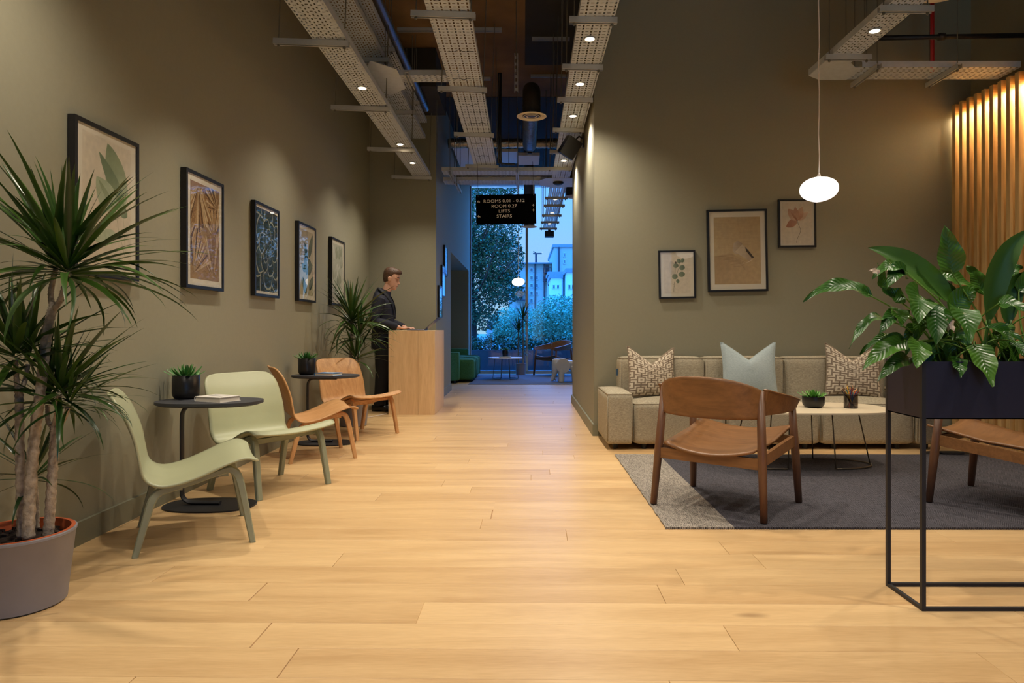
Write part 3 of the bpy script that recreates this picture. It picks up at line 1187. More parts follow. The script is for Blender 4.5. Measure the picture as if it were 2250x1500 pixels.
# horizontal spiral duct, elbow and diffuser
d = thing('air_duct', 'dark elbow duct with round cream diffuser over the walkway', 'air duct', (0.09, 7.5, 0))
b = MB()
pts = [(0, 0, 3.37), (0, 0, 3.52), (0, 0.01, 3.60), (0, 0.05, 3.66), (0, 0.12, 3.69), (0, 0.22, 3.70), (0, 0.5, 3.70)]
b.tube(pts, 0.098, 24)
b.tube([(0, 0, 3.47), (0, 0, 3.485)], 0.102, 24)
b.build('elbow', DUCTDARK, d, auto=40)
b = MB()
b.tube([(0, 0.5, 3.70), (0, 2.35, 3.68)], 0.097, 28)
for i in range(28):
    b.tube([(0, 0.52 + i * 0.066, 3.70 - i * 0.0007), (0, 0.526 + i * 0.066, 3.70 - i * 0.0007)], 0.0995, 28)
b.build('spiral_duct', SPIRAL, d, auto=40)
b = MB()
b.box((0, 2.37, 3.60), (0.06, 0.06, 0.07))
b.build('damper', BLACK, d)


def diffuser_disc(parent, z, R):
    b = MB()
    b.lathe([(R * 0.55, 0.045), (R * 0.62, 0.02), (R * 0.97, 0.006), (R, 0.0), (R * 0.93, -0.004), (R * 0.86, 0.004), (R * 0.80, 0.012),
             (R * 0.74, -0.004), (R * 0.66, 0.004), (R * 0.6, 0.012), (R * 0.54, -0.004), (R * 0.46, 0.004), (R * 0.4, 0.012),
             (R * 0.34, -0.004), (R * 0.25, 0.002), (0.001, 0.006)], (0, 0, z), 36)
    return b.build('diffuser', DIFFUSER, parent, auto=50)


diffuser_disc(d, 3.37, 0.165)
d2 = thing('air_duct', 'silver drop duct with round diffuser before the far window', 'air duct', (0.112, 13.0, 0))
b = MB()
b.tube([(0, 0, 2.98), (0, 0, HC)], 0.105, 24)
for z in (3.2, 3.5, 3.8, 4.1):
    b.tube([(0, 0, z), (0, 0, z + 0.02)], 0.11, 24)
b.build('spiral_duct', SPIRAL, d2, auto=40)
diffuser_disc(d2, 2.97, 0.15)
d3 = thing('air_duct', 'dark drop duct beside the far ladder tray', 'air duct', (0.93, 12.3, 0))
b = MB()
b.tube([(0, 0, 3.42), (0, 0, HC)], 0.17, 24)
b.build('drop', DUCTDARK, d3, auto=40)
diffuser_disc(d3, 3.41, 0.19)
d4 = thing('air_duct', 'white round air diffuser above the lounge tray', 'air duct', (2.99, 4.86, 0))
b = MB()
b.tube([(0, 0, 3.48), (0, 0, HC)], 0.1, 20)
b.build('drop', DUCTDARK, d4, auto=40)
diffuser_disc(d4, 3.45, 0.19)
# cable bundle and panels
b = MB()
for k in range(4):
    b.tube([(-0.33 + 0.02 * (k % 2), 9.25 + 0.02 * (k // 2), HC), (-0.335 + 0.02 * (k % 2), 9.25, 3.7), (-0.34 + 0.03 * (k % 2), 9.28 + 0.02 * k, 3.30), (-0.30 + 0.06 * k, 9.36, 3.29)], 0.016, 8)
tag(b.build('cable_bundle', BLACK, None, smooth=True), 'black cable bundle dropping to the end of the middle tray', 'cables')
for (x0, x1, y0, y1, z, ry, lab) in ((-0.085, 0.27, 11.3, 11.95, 3.90, 0, 'square white ceiling panel catching blue light by the drop duct'),
                                     (-0.5, -0.1, 12.6, 13.5, 4.3, 0, 'grey ceiling panel left of the square white panel'),
                                     (-1.18, -0.9, 11.4, 12.9, 4.05, 0.25, 'tilted white ceiling panel beyond the reception wall')):
    b = MB()
    b.bb(-(x1 - x0) / 2, (x1 - x0) / 2, -(y1 - y0) / 2, (y1 - y0) / 2, 0, 0.05)
    for sx in (-1, 1):
        b.tube([(sx * (x1 - x0) * 0.4, 0, 0.05), (sx * (x1 - x0) * 0.4, 0, HC - z + 0.02)], 0.004, 6)
    o = b.build('ceiling_panel', WHITEPAINT, None, loc=((x0 + x1) / 2, (y0 + y1) / 2, z))
    tag(o, lab, 'panel')
b = MB()
b.lathe([(0.02, 0.06), (0.075, 0.05), (0.08, 0.0), (0.055, -0.02), (0.001, -0.024)], (0.525, 10.28, 3.225), 24)
tag(b.build('smoke_detector', BLACK, None, smooth=True), 'round black detector under the tray junction plate', 'detector')
pj = thing('projector', 'black box hung at the end of the far ladder tray', 'projector', (0.58, 15.28, 3.08))
b = MB()
b.chamfer(-0.10, 0.10, -0.12, 0.12, 0.0, 0.13, 0.012)
b.build('housing', BLACK, pj)
b = MB()
b.lathe([(0.03, 0.0), (0.03, 0.04)], (0, 0, 0.13), 12)
b.build('mount', BLACK, pj)
b = MB()
b.lathe([(0.032, 0), (0.036, 0.02), (0.028, 0.03)], (0, 0, 0), 16)
o = b.build('lens', BLACK, pj, loc=(0, -0.12, 0.065))
o.rotation_euler = (radians(90), 0, 0)
# wall speaker
sp_ = thing('wall_speaker', 'black loudspeaker on a bracket at the lounge wall corner', 'speaker', (0.53, 7.72, 3.085))
b = MB()
poly = [(-0.085, -0.08), (0.085, -0.058), (0.085, 0.058), (-0.085, 0.08)]
b.prism(poly, -0.108, 0.108)
o = b.build('cabinet', BLACK, sp_)
o.rotation_euler = (radians(18), radians(28), radians(20))
b = MB()
b.bb(-0.005, 0.005, -0.072, 0.072, -0.10, 0.10)
o2 = b.build('grille', FRAMEBLACK, sp_)
o2.rotation_euler = o.rotation_euler
o2.location = o.rotation_euler.to_matrix() @ Vector((-0.088, 0, 0))
b = MB()
b.tube([(0.03, 0.0, 0.0), (0.06, 0.0, 0.09), (0.10, 0.0, 0.13), (0.15, 0.0, 0.10)], 0.011, 8)
b.bb(0.138, 0.159, -0.03, 0.03, 0.0, 0.14)
b.build('bracket', BLACK, sp_)

# lounge side: tray, cross arm, pipes
tG = tray('lounge perforated tray with one downlight above the armchairs', 2.60, 2.2, 5.62, 3.25, 0.225, 'short', (3.3, 4.67, 5.50), (2.43, 2.80), roll=0.0)
q = MB()
q.prism([(2.487, 5.6), (2.713, 5.6), (2.713, 5.66), (2.80, 5.76), (2.86, 5.76), (2.86, 6.05), (2.62, 6.05), (2.487, 5.95)], 3.245, 3.25)
q.bar((2.487, 5.6, 3.275), (2.487, 5.95, 3.275), 0.003, 0.05)
q.bar((2.487, 5.95, 3.275), (2.62, 6.05, 3.275), 0.003, 0.05)
q.build('corner_plate', GALV, tG)
bd = tray_bed(1.34, 0.285, 'short').build('perforated_bed', GALV, tG, loc=(2.86, 5.905, 3.25))
bd.rotation_euler = (0, 0, radians(-90))
for xx in (2.96, 3.63):
    hanger(tG, -0.23, 0.23, 5.905, 3.25, yaw=radians(90))
    tG.children[-1].location.x = xx
b = MB()
b.tube([(3.77, 6.3, 3.32), (3.77, 6.3, HC)], 0.021, 12)
b.tube([(3.77, 6.3, 4.0), (3.77, 6.3, 4.02)], 0.026, 12)
tag(b.build('red_pipe', RED, None, smooth=True), 'red pipe dropping behind the lounge tray arm', 'pipe')
b = MB()
b.tube([(2.95, 5.92, 3.56), (4.359, 5.92, 3.585)], 0.021, 12)
b.tube([(3.60, 5.92, 3.572), (3.65, 5.92, 3.573)], 0.032, 12)
tag(b.build('black_pipe', BLACK, None, smooth=True), 'black pipe running across above the lounge tray arm', 'pipe')
for xx in (2.93, 3.1):
    b = MB()
    b.tube([(0, 0, 0), (0, 0, HC - 3.3)], 0.0045, 6)
    tag(b.build('threaded_rod', ROD, None, loc=(xx, 6.2, 3.3)), 'thin rod hanging in front of the dark lounge wall', 'rod', 'rods above the lounge')

# downlights set in the trays
dl_ring = MB()
dl_ring.lathe([(0.030, 0.004), (0.046, 0.0), (0.049, -0.004), (0.044, -0.008), (0.036, -0.006), (0.033, 0.002)], n=28)
dl_ring = dl_ring.mesh('trim_ring', GALV, True)
dl_lens = MB()
dl_lens.lathe([(0.034, -0.001), (0.030, -0.006), (0.001, -0.007)], n=20)
dl_lens = dl_lens.mesh('lens', LED, True)
ORD = ('nearest', 'second nearest', 'third nearest', 'farthest')
for xs, z, where in ((LEFT_LAMPS, 3.148, 'lit downlight in the tray along the left wall'),
                     (RIGHT_LAMPS, 3.248, 'lit downlight in the tray at the lounge wall corner'),
                     (FAR_LAMPS, 3.248, 'lit downlight in the far ladder tray by the window'),
                     (LOUNGE_LAMPS, 3.248, 'lit downlight in the lounge tray above the armchairs')):
    for i, (x, yv) in enumerate(xs):
        o_ = ORD[i] if i < len(xs) - 1 or len(xs) == 1 else 'farthest'
        t = thing('downlight', ('' if len(xs) == 1 else o_ + ' ') + where, 'light', (x, yv, z), 0, 'downlights in the trays')
        link('trim_ring', dl_ring, t)
        link('lens', dl_lens, t)

# ------------------------------------------------------------------ hanging sign
sg = thing('hanging_sign', 'black hanging direction sign listing rooms, lifts and stairs', 'sign', (-0.228, 9.0, 2.612))
sg.rotation_euler = (0, -0.022, 0)
b = MB()
b.bb(-0.395, 0.395, -0.008, 0.008, -0.195, 0.195)
b.build('panel', SIGNBLACK, sg)
b = MB()
for sx in (-1, 1):
    b.tube([(sx * 0.365, 0, 0.19), (sx * 0.365, 0, 0.62)], 0.0025, 6)
    b.lathe([(0.006, 0.0), (0.006, 0.012)], (sx * 0.365, -0.012, 0.175), 8)
b.build('hanging_wires', BLACK, sg)


def text_mesh(s, size, name='lettering', xscale=1.0, spacing=1.0):
    cu = bpy.data.curves.new('txt', 'FONT')
    cu.body = s
    cu.size = size
    cu.align_x = 'CENTER'
    cu.align_y = 'CENTER'
    cu.space_character = spacing
    cu.extrude = 0.0012
    cu.resolution_u = 4
    ob = bpy.data.objects.new('txt', cu)
    COL.objects.link(ob)
    bpy.context.view_layer.update()
    me = bpy.data.meshes.new_from_object(ob.evaluated_get(bpy.context.evaluated_depsgraph_get()))
    bpy.data.objects.remove(ob)
    for v in me.vertices:
        v.co.x *= xscale
    me.name = name
    return me


for s, zz, xx in (('ROOMS 0.01 - 0.12', 0.108, -0.025), ('ROOM 0.27', 0.04, -0.025), ('LIFTS', -0.026, -0.025), ('STAIRS', -0.092, -0.025)):
    me = text_mesh(s, 0.058, xscale=1.12, spacing=1.04)
    me.materials.clear()
    me.materials.append(SIGNTEXT)
    o = link('lettering', me, sg, (xx, -0.0095, zz))
    o.rotation_euler = (radians(90), 0, 0)


def arrow(kind, x, z):
    q = MB()
    w = 0.005
    y = -0.0095
    if kind == 'right':
        segs = [((-0.016, 0), (0.016, 0)), ((0.002, 0.014), (0.016, 0)), ((0.002, -0.014), (0.016, 0))]
    else:
        segs = [((-0.016, 0.003), (0.014, 0.003)), ((0.014, 0.005), (0.014, -0.014)), ((-0.002, 0.017), (-0.016, 0.003)), ((-0.002, -0.011), (-0.016, 0.003))]
    for (a, c), (e, f) in segs:
        q.bar((x + a, y, z + c), (x + e, y, z + f), 0.002, w, up=(0, 0, 1) if abs(f - c) < abs(e - a) else (1, 0, 0))
    q.build('arrow', SIGNTEXT, sg)


for k, x, z in (('up', -0.36, 0.104), ('up', -0.36, -0.09), ('right', 0.355, 0.045), ('right', 0.355, -0.02)):
    arrow(k, x, z)

# ------------------------------------------------------------------ pictures


class Art:
    """flat printed sheet: coloured shapes stacked by hair-thin steps; x right, y up, metres from the centre"""

    def __init__(self):
        self.v, self.f, self.c = [], [], []
        self.k = 0

    def poly(self, pts, col, col2=None):
        b = len(self.v)
        z = self.k * 0.000012
        self.k += 1
        self.v += [(x, z, y) for x, y in pts]
        self.f.append(tuple(range(b, b + len(pts))))
        c1, c2 = lin(col), lin(col2 or col)
        n = len(pts)
        self.c.append([tuple(c1[j] + (c2[j] - c1[j]) * (0.5 - 0.5 * cos(2 * pi * i / n)) for j in range(4)) for i in range(n)])

    def rect(self, x0, y0, x1, y1, col, col2=None):
        self.poly([(x0, y0), (x1, y0), (x1, y1), (x0, y1)], col, col2)

    def leaf(self, x, y, ang, L, wd, col, col2=None, bend=0.0, n=12, fat=0.45, clip=None):
        a = radians(ang)
        up, dn = [], []
        for i in range(n + 1):
            t = i / n
            w = wd / 2 * (sin(pi * t ** (0.8 if fat < 0.5 else 1.0)) ** 0.8 if 0 < t < 1 else 0)
            bx, by = L * t, bend * L * sin(pi * t / 2) * t
            for s, lst in ((1, up), (-1, dn)):
                px, py = bx, by + s * w
                lst.append((x + px * cos(a) - py * sin(a), y + px * sin(a) + py * cos(a)))
        pts = up + dn[-2:0:-1]
        if clip:
            pts = [(max(clip[0], min(clip[2], p)), max(clip[1], min(clip[3], q))) for p, q in pts]
        self.poly(pts, col, col2)

    def line(self, pts, w, col):
        for (x0, y0), (x1, y1) in zip(pts, pts[1:]):
            d = Vector((x1 - x0, y1 - y0))
            if d.length < 1e-6:
                continue
            n = Vector((-d.y, d.x)).normalized() * w / 2
            self.poly([(x0 + n.x, y0 + n.y), (x0 - n.x, y0 - n.y), (x1 - n.x, y1 - n.y), (x1 + n.x, y1 + n.y)], col)

    def disc(self, x, y, rx, ry, ang, col, col2=None, n=18):
        a = radians(ang)
        self.poly([(x + rx * cos(t) * cos(a) - ry * sin(t) * sin(a), y + rx * cos(t) * sin(a) + ry * sin(t) * cos(a)) for t in [2 * pi * i / n for i in range(n)]], col, col2)

    def build(self, parent):
        me = bpy.data.meshes.new('print')
        me.from_pydata([(x, -z, y) for x, z, y in self.v], [], self.f)
        ca = me.color_attributes.new('ink', 'FLOAT_COLOR', 'CORNER')
        i = 0
        for pc in self.c:
            for c in pc:
                ca.data[i].color = c
                i += 1
        me.materials.append(PRINT)
        me.update()
        return link('print', me, parent)


def picture(label, loc, rz, w, h, art, bar=0.02, depth=0.03, group=None, tilt=0.0):
    """frame facing local -y, centred on loc (loc lies on the wall face)"""
    t = thing('picture_frame', label, 'picture', loc, rz, group)
    if tilt:
        t.rotation_euler = (0, tilt, rz)
    b = MB()
    y0, y1 = -depth - 0.004, -0.004
    b.bb(-w / 2, w / 2, y0, y1, h / 2 - bar, h / 2)
    b.bb(-w / 2, w / 2, y0, y1, -h / 2, -h / 2 + bar)
    b.bb(-w / 2, -w / 2 + bar, y0, y1, -h / 2 + bar, h / 2 - bar)
    b.bb(w / 2 - bar, w / 2, y0, y1, -h / 2 + bar, h / 2 - bar)
    b.build('frame', FRAMEBLACK, t)
    b = MB()
    b.bb(-w / 2 + 0.004, w / 2 - 0.004, y0 + 0.008, -0.006, -h / 2 + 0.004, h / 2 - 0.004)
    b.build('mat_board', MATBOARD, t)
    pr = art.build(t)
    pr.location = (0, y0 + 0.0076, 0)
    b = MB()
    b.bb(-w / 2 + bar * 0.8, w / 2 - bar * 0.8, y0 + 0.003, y0 + 0.0045, -h / 2 + bar * 0.8, h / 2 - bar * 0.8)
    b.build('glazing', GLAZE, t)
    return t


def art_leaves():
    a = Art()
    a.rect(-0.205, -0.325, 0.205, 0.325, (222, 204, 182), (226, 210, 190))
    G1, G2, G3 = (142, 152, 118), (176, 182, 150), (120, 134, 104)
    a.line([(0.12, 0.0), (0.14, -0.1), (0.15, -0.24)], 0.003, (168, 164, 132))
    a.line([(0.05, 0.02), (0.09, -0.12), (0.15, -0.26)], 0.003, (168, 164, 132))
    a.leaf(0.14, 0.0, 122, 0.34, 0.19, G2, G1, bend=-0.12)
    a.leaf(0.14, 0.0, 125, 0.33, 0.085, G1, G3, bend=0.1)
    a.leaf(0.05, -0.03, 128, 0.21, 0.15, (184, 190, 162), G2, bend=0.1)
    a.leaf(0.05, -0.03, 124, 0.19, 0.04, G2, G1, bend=0.15)
    a.leaf(0.17, -0.04, 150, 0.13, 0.07, G3, G2)
    a.leaf(0.06, -0.14, 200, 0.18, 0.07, (190, 196, 168), G2)
    a.leaf(-0.02, -0.2, 150, 0.14, 0.06, (196, 200, 172), G2)
    return a


def clip_poly(pts, x0, y0, x1, y1):
    def cut(ps, inside, inter):
        out = []
        for i in range(len(ps)):
            p, q = ps[i - 1], ps[i]
            if inside(q):
                if not inside(p):
                    out.append(inter(p, q))
                out.append(q)
            elif inside(p):
                out.append(inter(p, q))
        return out

    def ix(c):
        return lambda p, q: (c, p[1] + (q[1] - p[1]) * (c - p[0]) / (q[0] - p[0]))

    def iy(c):
        return lambda p, q: (p[0] + (q[0] - p[0]) * (c - p[1]) / (q[1] - p[1]), c)
    for ins, it in ((lambda p: p[0] >= x0, ix(x0)), (lambda p: p[0] <= x1, ix(x1)), (lambda p: p[1] >= y0, iy(y0)), (lambda p: p[1] <= y1, iy(y1))):
        if pts:
            pts = cut(pts, ins, it)
    return pts


def art_palm():
    a = Art()
    bx = (-0.205, -0.315, 0.205, 0.315)
    a.rect(*bx[:2], *bx[2:], (176, 138, 98), (150, 112, 76))
    r = random.Random(3)
    for (x, y, a0, a1, L) in ((0.13, -0.02, 40, 150, 0.36), (-0.02, 0.02, 95, 215, 0.30), (0.18, 0.18, 50, 190, 0.2), (0.12, -0.3, 60, 160, 0.34), (-0.16, -0.28, 20, 120, 0.26), (-0.06, 0.16, 150, 260, 0.26), (-0.1, 0.3, 200, 320, 0.3)):
        n = 22
        for i in range(n):
            t = radians(a0 + (a1 - a0) * i / n)
            t2 = radians(a0 + (a1 - a0) * (i + 0.8) / n)
            l = L * r.uniform(0.82, 1.0)
            p = clip_poly([(x, y), (x + l * cos(t), y + l * sin(t)), (x + l * 1.04 * cos((t + t2) / 2), y + l * 1.04 * sin((t + t2) / 2)), (x + l * cos(t2), y + l * sin(t2))], *bx)
            if len(p) > 2:
                k = r.choice(((206, 168, 124), (186, 146, 102), (160, 118, 78), (214, 182, 142), (112, 78, 52)))
                a.poly(p, k)
    return a


def art_succulent():
    a = Art()
    bx = (-0.235, -0.335, 0.235, 0.335)
    a.rect(*bx[:2], *bx[2:], (40, 46, 38), (62, 66, 54))
    cx, cy = 0.03, 0.03
    r = random.Random(8)
    for ring, (R, L, wd, n, c) in enumerate(((0.30, 0.26, 0.24, 7, (84, 86, 68)), (0.20, 0.22, 0.19, 6, (92, 96, 78)), (0.125, 0.16, 0.15, 6, (78, 84, 70)), (0.07, 0.11, 0.10, 5, (92, 98, 84)), (0.035, 0.07, 0.065, 5, (84, 92, 82)))):
        for i in range(n):
            t = 360 / n * i + ring * 27 + r.uniform(-5, 5)
            x, y = cx + R * 0.35 * cos(radians(t)), cy + R * 0.35 * sin(radians(t)) * 1.25
            for sc, col, c2 in ((1.0, (196, 190, 158), (170, 166, 138)), (0.93, c, tuple(int(v * 0.55) for v in c))):
                pts = []
                for k in range(14):
                    q = k / 13
                    w = wd / 2 * sc * (sin(pi * min(1, q * 0.62 + 0.16)) if q < 0.98 else 0.15)
                    pts.append((L * sc * q + R * 0.4 * (1 - 0), w))
                pts = pts + [(px, -py) for px, py in reversed(pts)]
                ca, sa = cos(radians(t)), sin(radians(t))
                p = clip_poly([(x + (px - R * 0.4) * ca - py * sa, y + ((px - R * 0.4) * sa + py * ca) * 1.2) for px, py in pts], *bx)
                if len(p) > 2:
                    a.poly(p, col, c2)
    return a


def art_branch():
    a = Art()
    bx = (-0.20, -0.315, 0.20, 0.315)
    a.rect(*bx[:2], *bx[2:], (186, 172, 152), (206, 188, 164))
    a.poly([(-0.2, -0.315), (0.2, -0.315), (0.2, -0.2), (-0.2, -0.05)], (198, 180, 150), (170, 160, 128))
    a.line([(0.06, -0.30), (0.0, -0.12), (0.02, 0.06), (0.07, 0.16)], 0.006, (92, 82, 60))
    D1, D2 = (40, 58, 56), (64, 82, 74)
    for x, y, an, L, w in ((0.05, 0.06, 62, 0.27, 0.10), (0.0, 0.02, 112, 0.19, 0.09), (-0.01, -0.12, 108, 0.22, 0.09), (0.02, 0.04, -28, 0.17, 0.07),
                           (0.0, -0.10, 30, 0.2, 0.10), (0.06, -0.26, 46, 0.2, 0.09), (-0.02, -0.3, 128, 0.2, 0.1), (-0.05, -0.08, 150, 0.13, 0.08)):
        p0 = len(a.f)
        a.leaf(x, y, an, L, w, D1, D2, clip=bx)
        a.leaf(x, y, an + 3, L * 0.9, w * 0.35, D2, (88, 106, 84), clip=bx)
    return a


def art_pale():
    a = Art()
    bx = (-0.20, -0.315, 0.20, 0.315)
    a.rect(*bx[:2], *bx[2:], (206, 200, 186), (196, 190, 174))
    r = random.Random(4)
    for i in range(26):
        x, y = r.uniform(-0.17, 0.17), r.uniform(-0.28, 0.26)
        c = r.choice(((150, 154, 132), (176, 176, 158), (216, 210, 198), (120, 124, 104), (224, 220, 208)))
        a.leaf(x, y, r.uniform(40, 140), r.uniform(0.1, 0.2), r.uniform(0.05, 0.1), c, tuple(min(255, v + 16) for v in c), clip=bx)
    return a


def art_eucalyptus():
    a = Art()
    a.rect(-0.13, -0.185, 0.13, 0.185, (226, 208, 188), (228, 212, 194))
    a.disc(-0.045, 0.06, 0.035, 0.07, 8, (196, 182, 168), (222, 206, 188))
    a.disc(-0.04, 0.05, 0.022, 0.055, 8, (216, 200, 184))
    a.line([(-0.035, -0.17), (-0.03, -0.09), (-0.005, 0.0), (0.02, 0.07), (0.035, 0.12)], 0.003, (112, 110, 92))
    a.line([(-0.02, -0.14), (-0.035, -0.09)], 0.002, (130, 124, 104))
    for x, y, rx, ry, an in ((0.02, 0.128, 0.018, 0.024, 20), (0.055, 0.135, 0.018, 0.022, -30), (-0.01, 0.085, 0.026, 0.022, 10), (0.05, 0.065, 0.028, 0.024, 20),
                             (0.045, 0.0, 0.032, 0.026, 10), (-0.022, -0.02, 0.028, 0.026, 0), (0.005, -0.065, 0.016, 0.020, 10)):
        a.disc(x, y, rx, ry, an, (108, 120, 100), (150, 156, 134))
    a.disc(-0.012, 0.115, 0.010, 0.010, 0, (92, 82, 74))
    return a


def art_sand():
    a = Art()
    a.rect(-0.225, -0.325, 0.225, 0.325, (206, 176, 134), (196, 164, 122))
    a.poly([(-0.225, -0.05), (-0.05, -0.03), (0.08, -0.1), (0.225, -0.07), (0.225, -0.325), (-0.225, -0.325)], (184, 150, 110), (204, 172, 130))
    for i in range(14):
        y = -0.045 - i * 0.008
        a.line([(-0.2 + i * 0.012, y), (-0.05 + i * 0.008, y - 0.012), (0.07, y * 0.5 - 0.09 - i * 0.002)], 0.0022, (150, 116, 84) if i % 2 else (206, 174, 134))
    def S(pts):
        return [(x * 1.35 + 0.005, y * 1.35 + 0.03) for x, y in pts]
    a.poly(S([(-0.04, -0.02), (-0.03, 0.03), (0.0, 0.05), (0.03, 0.03), (0.04, -0.01), (0.02, -0.04), (-0.02, -0.05)]), (206, 182, 156), (170, 142, 116))
    a.poly(S([(-0.02, -0.03), (0.03, 0.02), (0.06, 0.0), (0.115, -0.075), (0.08, -0.10), (0.02, -0.06)]), (216, 194, 166), (180, 150, 122))
    a.poly(S([(0.05, 0.005), (0.085, -0.035), (0.115, -0.075), (0.10, -0.08), (0.06, -0.03)]), (74, 58, 50))
    a.poly(S([(0.06, -0.11), (0.11, -0.085), (0.08, -0.105), (0.0, -0.13)]), (236, 214, 184))
    for i in range(10):
        y = 0.3 - i * 0.03
        a.line([(-0.22, y), (0.0, y - 0.008 * (i % 3)), (0.22, y + 0.004)], 0.0015, (190, 158, 118))
    return a


def art_poppy():
    a = Art()
    a.rect(-0.145, -0.2, 0.145, 0.2, (228, 208, 186), (230, 212, 192))
    P1, P2 = (200, 150, 124), (222, 180, 154)
    a.leaf(0.0, 0.03, 35, 0.13, 0.06, P2, (226, 190, 166))
    a.leaf(0.0, 0.03, 205, 0.125, 0.075, P1, (186, 122, 96), bend=0.1)
    a.leaf(0.0, 0.03, 128, 0.14, 0.085, P2, P1)
    a.leaf(0.0, 0.03, 68, 0.14, 0.075, (198, 140, 112), P2)
    a.leaf(0.0, 0.03, 98, 0.13, 0.06, (210, 162, 134), P1)
    a.leaf(0.0, 0.03, 128, 0.11, 0.02, (176, 116, 90), P1)
    a.line(spline([(0.0, 0.03), (0.012, -0.01), (0.032, -0.06), (0.024, -0.1), (0.0, -0.15), (-0.008, -0.19)], 20), 0.003, (70, 62, 48))
    a.disc(0.0, 0.03, 0.006, 0.006, 0, (90, 60, 46))
    return a


for yy, art, lab in ((3.498, art_leaves, 'black framed watercolour of pale green leaves behind the tall potted dracaena'),
                     (4.565, art_palm, 'black framed print of dried tan palm fans on the green wall'),
                     (5.668, art_succulent, 'black framed close-up of a succulent rosette with pale petal rims'),
                     (6.715, art_branch, 'black framed print of a dark leafy branch on beige'),
                     (7.83, art_pale, 'black framed grey green leaf print partly behind the second dracaena')):
    picture(lab, (XL, yy, 1.684), radians(90), 0.54, 0.757, art(), bar=0.021, depth=0.036, group='row of framed prints on the left wall')
picture('small black framed eucalyptus sprig print above the sofa arm', (1.492, YS, 1.568), 0, 0.357, 0.467, art_eucalyptus(), 0.017, 0.026, 'framed prints above the sofa', tilt=-0.018)
picture('large black framed beige print of a shell in sand above the sofa', (2.077, YS, 1.80), 0, 0.582, 0.797, art_sand(), 0.02, 0.03, 'framed prints above the sofa', tilt=-0.020)
picture('small black framed pink poppy print beside the glowing pendant', (2.658, YS, 2.064), 0, 0.366, 0.467, art_poppy(), 0.018, 0.026, 'framed prints above the sofa', tilt=-0.010)
for yy, zz, fn, lab in ((9.92, 1.425, art_eucalyptus, 'lowest small frame on the blue lit corridor wall behind the laptop'),
                        (10.28, 1.75, art_poppy, 'middle small frame on the blue lit corridor wall'),
                        (10.62, 2.085, art_eucalyptus, 'highest small frame on the blue lit corridor wall')):
    picture(lab, (XC, yy, zz), radians(90), 0.357, 0.467, fn(), 0.017, 0.026, 'small frames on the corridor wall')

# ------------------------------------------------------------------ plants: leaf blades


def blade(L, wd, bend, fold=0.25, n=9, tip=0.75, base=0.45, twist=0.0):
    """strap leaf along +x, arching down; returns a mesh"""
    def fn(u, v):
        a = bend * u * u
        x = L * (sin(bend * u) / bend if abs(bend) > 1e-3 else u)
        # integrate the curve
        k = 24
        px = pz = 0.0
        for i in range(int(u * k + 0.5)):
            t = (i + 0.5) / k
            th = bend * t * t
            px += L / k * cos(th)
            pz -= L / k * sin(th)
        w = wd / 2 * (base + (1 - base) * min(1, u / 0.35)) * (1 - max(0, (u - tip * 0.4) / (1 - tip * 0.4)) ** 1.6)
        s = (v - 0.5) * 2
        return (px, s * w, pz + abs(s) * w * fold)
    return fn


DRAC_MESHES = []
for L, wd, bend in ((0.46, 0.028, 0.22), (0.48, 0.026, 0.55), (0.46, 0.027, 0.9), (0.42, 0.026, 1.3), (0.36, 0.030, 0.10), (0.48, 0.026, 0.36)):
    DRAC_MESHES.append(grid_mesh('leaf', 10, 2, blade(L, wd, bend), DRAC))


def orient(o, d, roll=0.0):
    """point the blade's +x along d, its +z upward as far as possible"""
    d = Vector(d).normalized()
    up = Vector((0, 0, 1))
    if abs(d.z) > 0.985:
        up = Vector((cos(roll * 7), sin(roll * 7), 0))
    y = up.cross(d).normalized()
    z = d.cross(y)
    m = Matrix((d, y, z)).transposed().to_quaternion()
    o.rotation_mode = 'QUATERNION'
    o.rotation_quaternion = m @ Quaternion((1, 0, 0), roll)


def rosette(parent, c, n, seed, scale=1.0, meshes=None, limit=None, lean=(0, 0), low=-0.45, as_objects=True, sink=None):
    r = random.Random(seed)
    for i in range(n):
        az = 2.39996 * i + r.uniform(-0.3, 0.3)
        t = (i + 0.5) / n                       # 0 = the youngest, upright
        el = radians(84 - 100 * t ** 0.85 + r.uniform(-9, 9))
        el = max(el, low)
        d = Vector((cos(az) * cos(el) + lean[0], sin(az) * cos(el) + lean[1], sin(el)))
        d.normalize()
        k = 4 if el > 1.15 else (0 if el > 0.85 else (5 if el > 0.55 else (1 if el > 0.2 else (2 if el > -0.1 else 3))))
        s = scale * r.uniform(0.8, 1.08)
        p = Vector(c) + Vector((0, 0, 0.05 * scale * (1 - t) - 0.03 * scale)) + d * 0.012
        me = (meshes or DRAC_MESHES)[k]
        o = link('leaf', me, parent, p)
        roll = r.uniform(-0.4, 0.4)
        sy = r.uniform(0.85, 1.25)
        for attempt in range(18):
            orient(o, d, roll)
            if limit is None:
                break
            q = o.rotation_quaternion
            lo = min((q @ (v.co * s)).x for v in me.vertices) + p.x + parent.location.x
            if lo > limit:
                break
            d.x += 0.16
            d.normalize()
            s *= 0.95
        o.scale = (s, s * sy, s)


def stem(b, pts, r0, r1, rr):
    path = spline([tuple(p) for p in pts], max(14, int(10 * len(pts))))
    n = len(path)
    rad = [(r0 + (r1 - r0) * i / (n - 1)) * (1 + 0.09 * ((i % 2) * 2 - 1) + rr.uniform(-.04, .04)) for i in range(n)]
    b.tube(path, rad, 10)


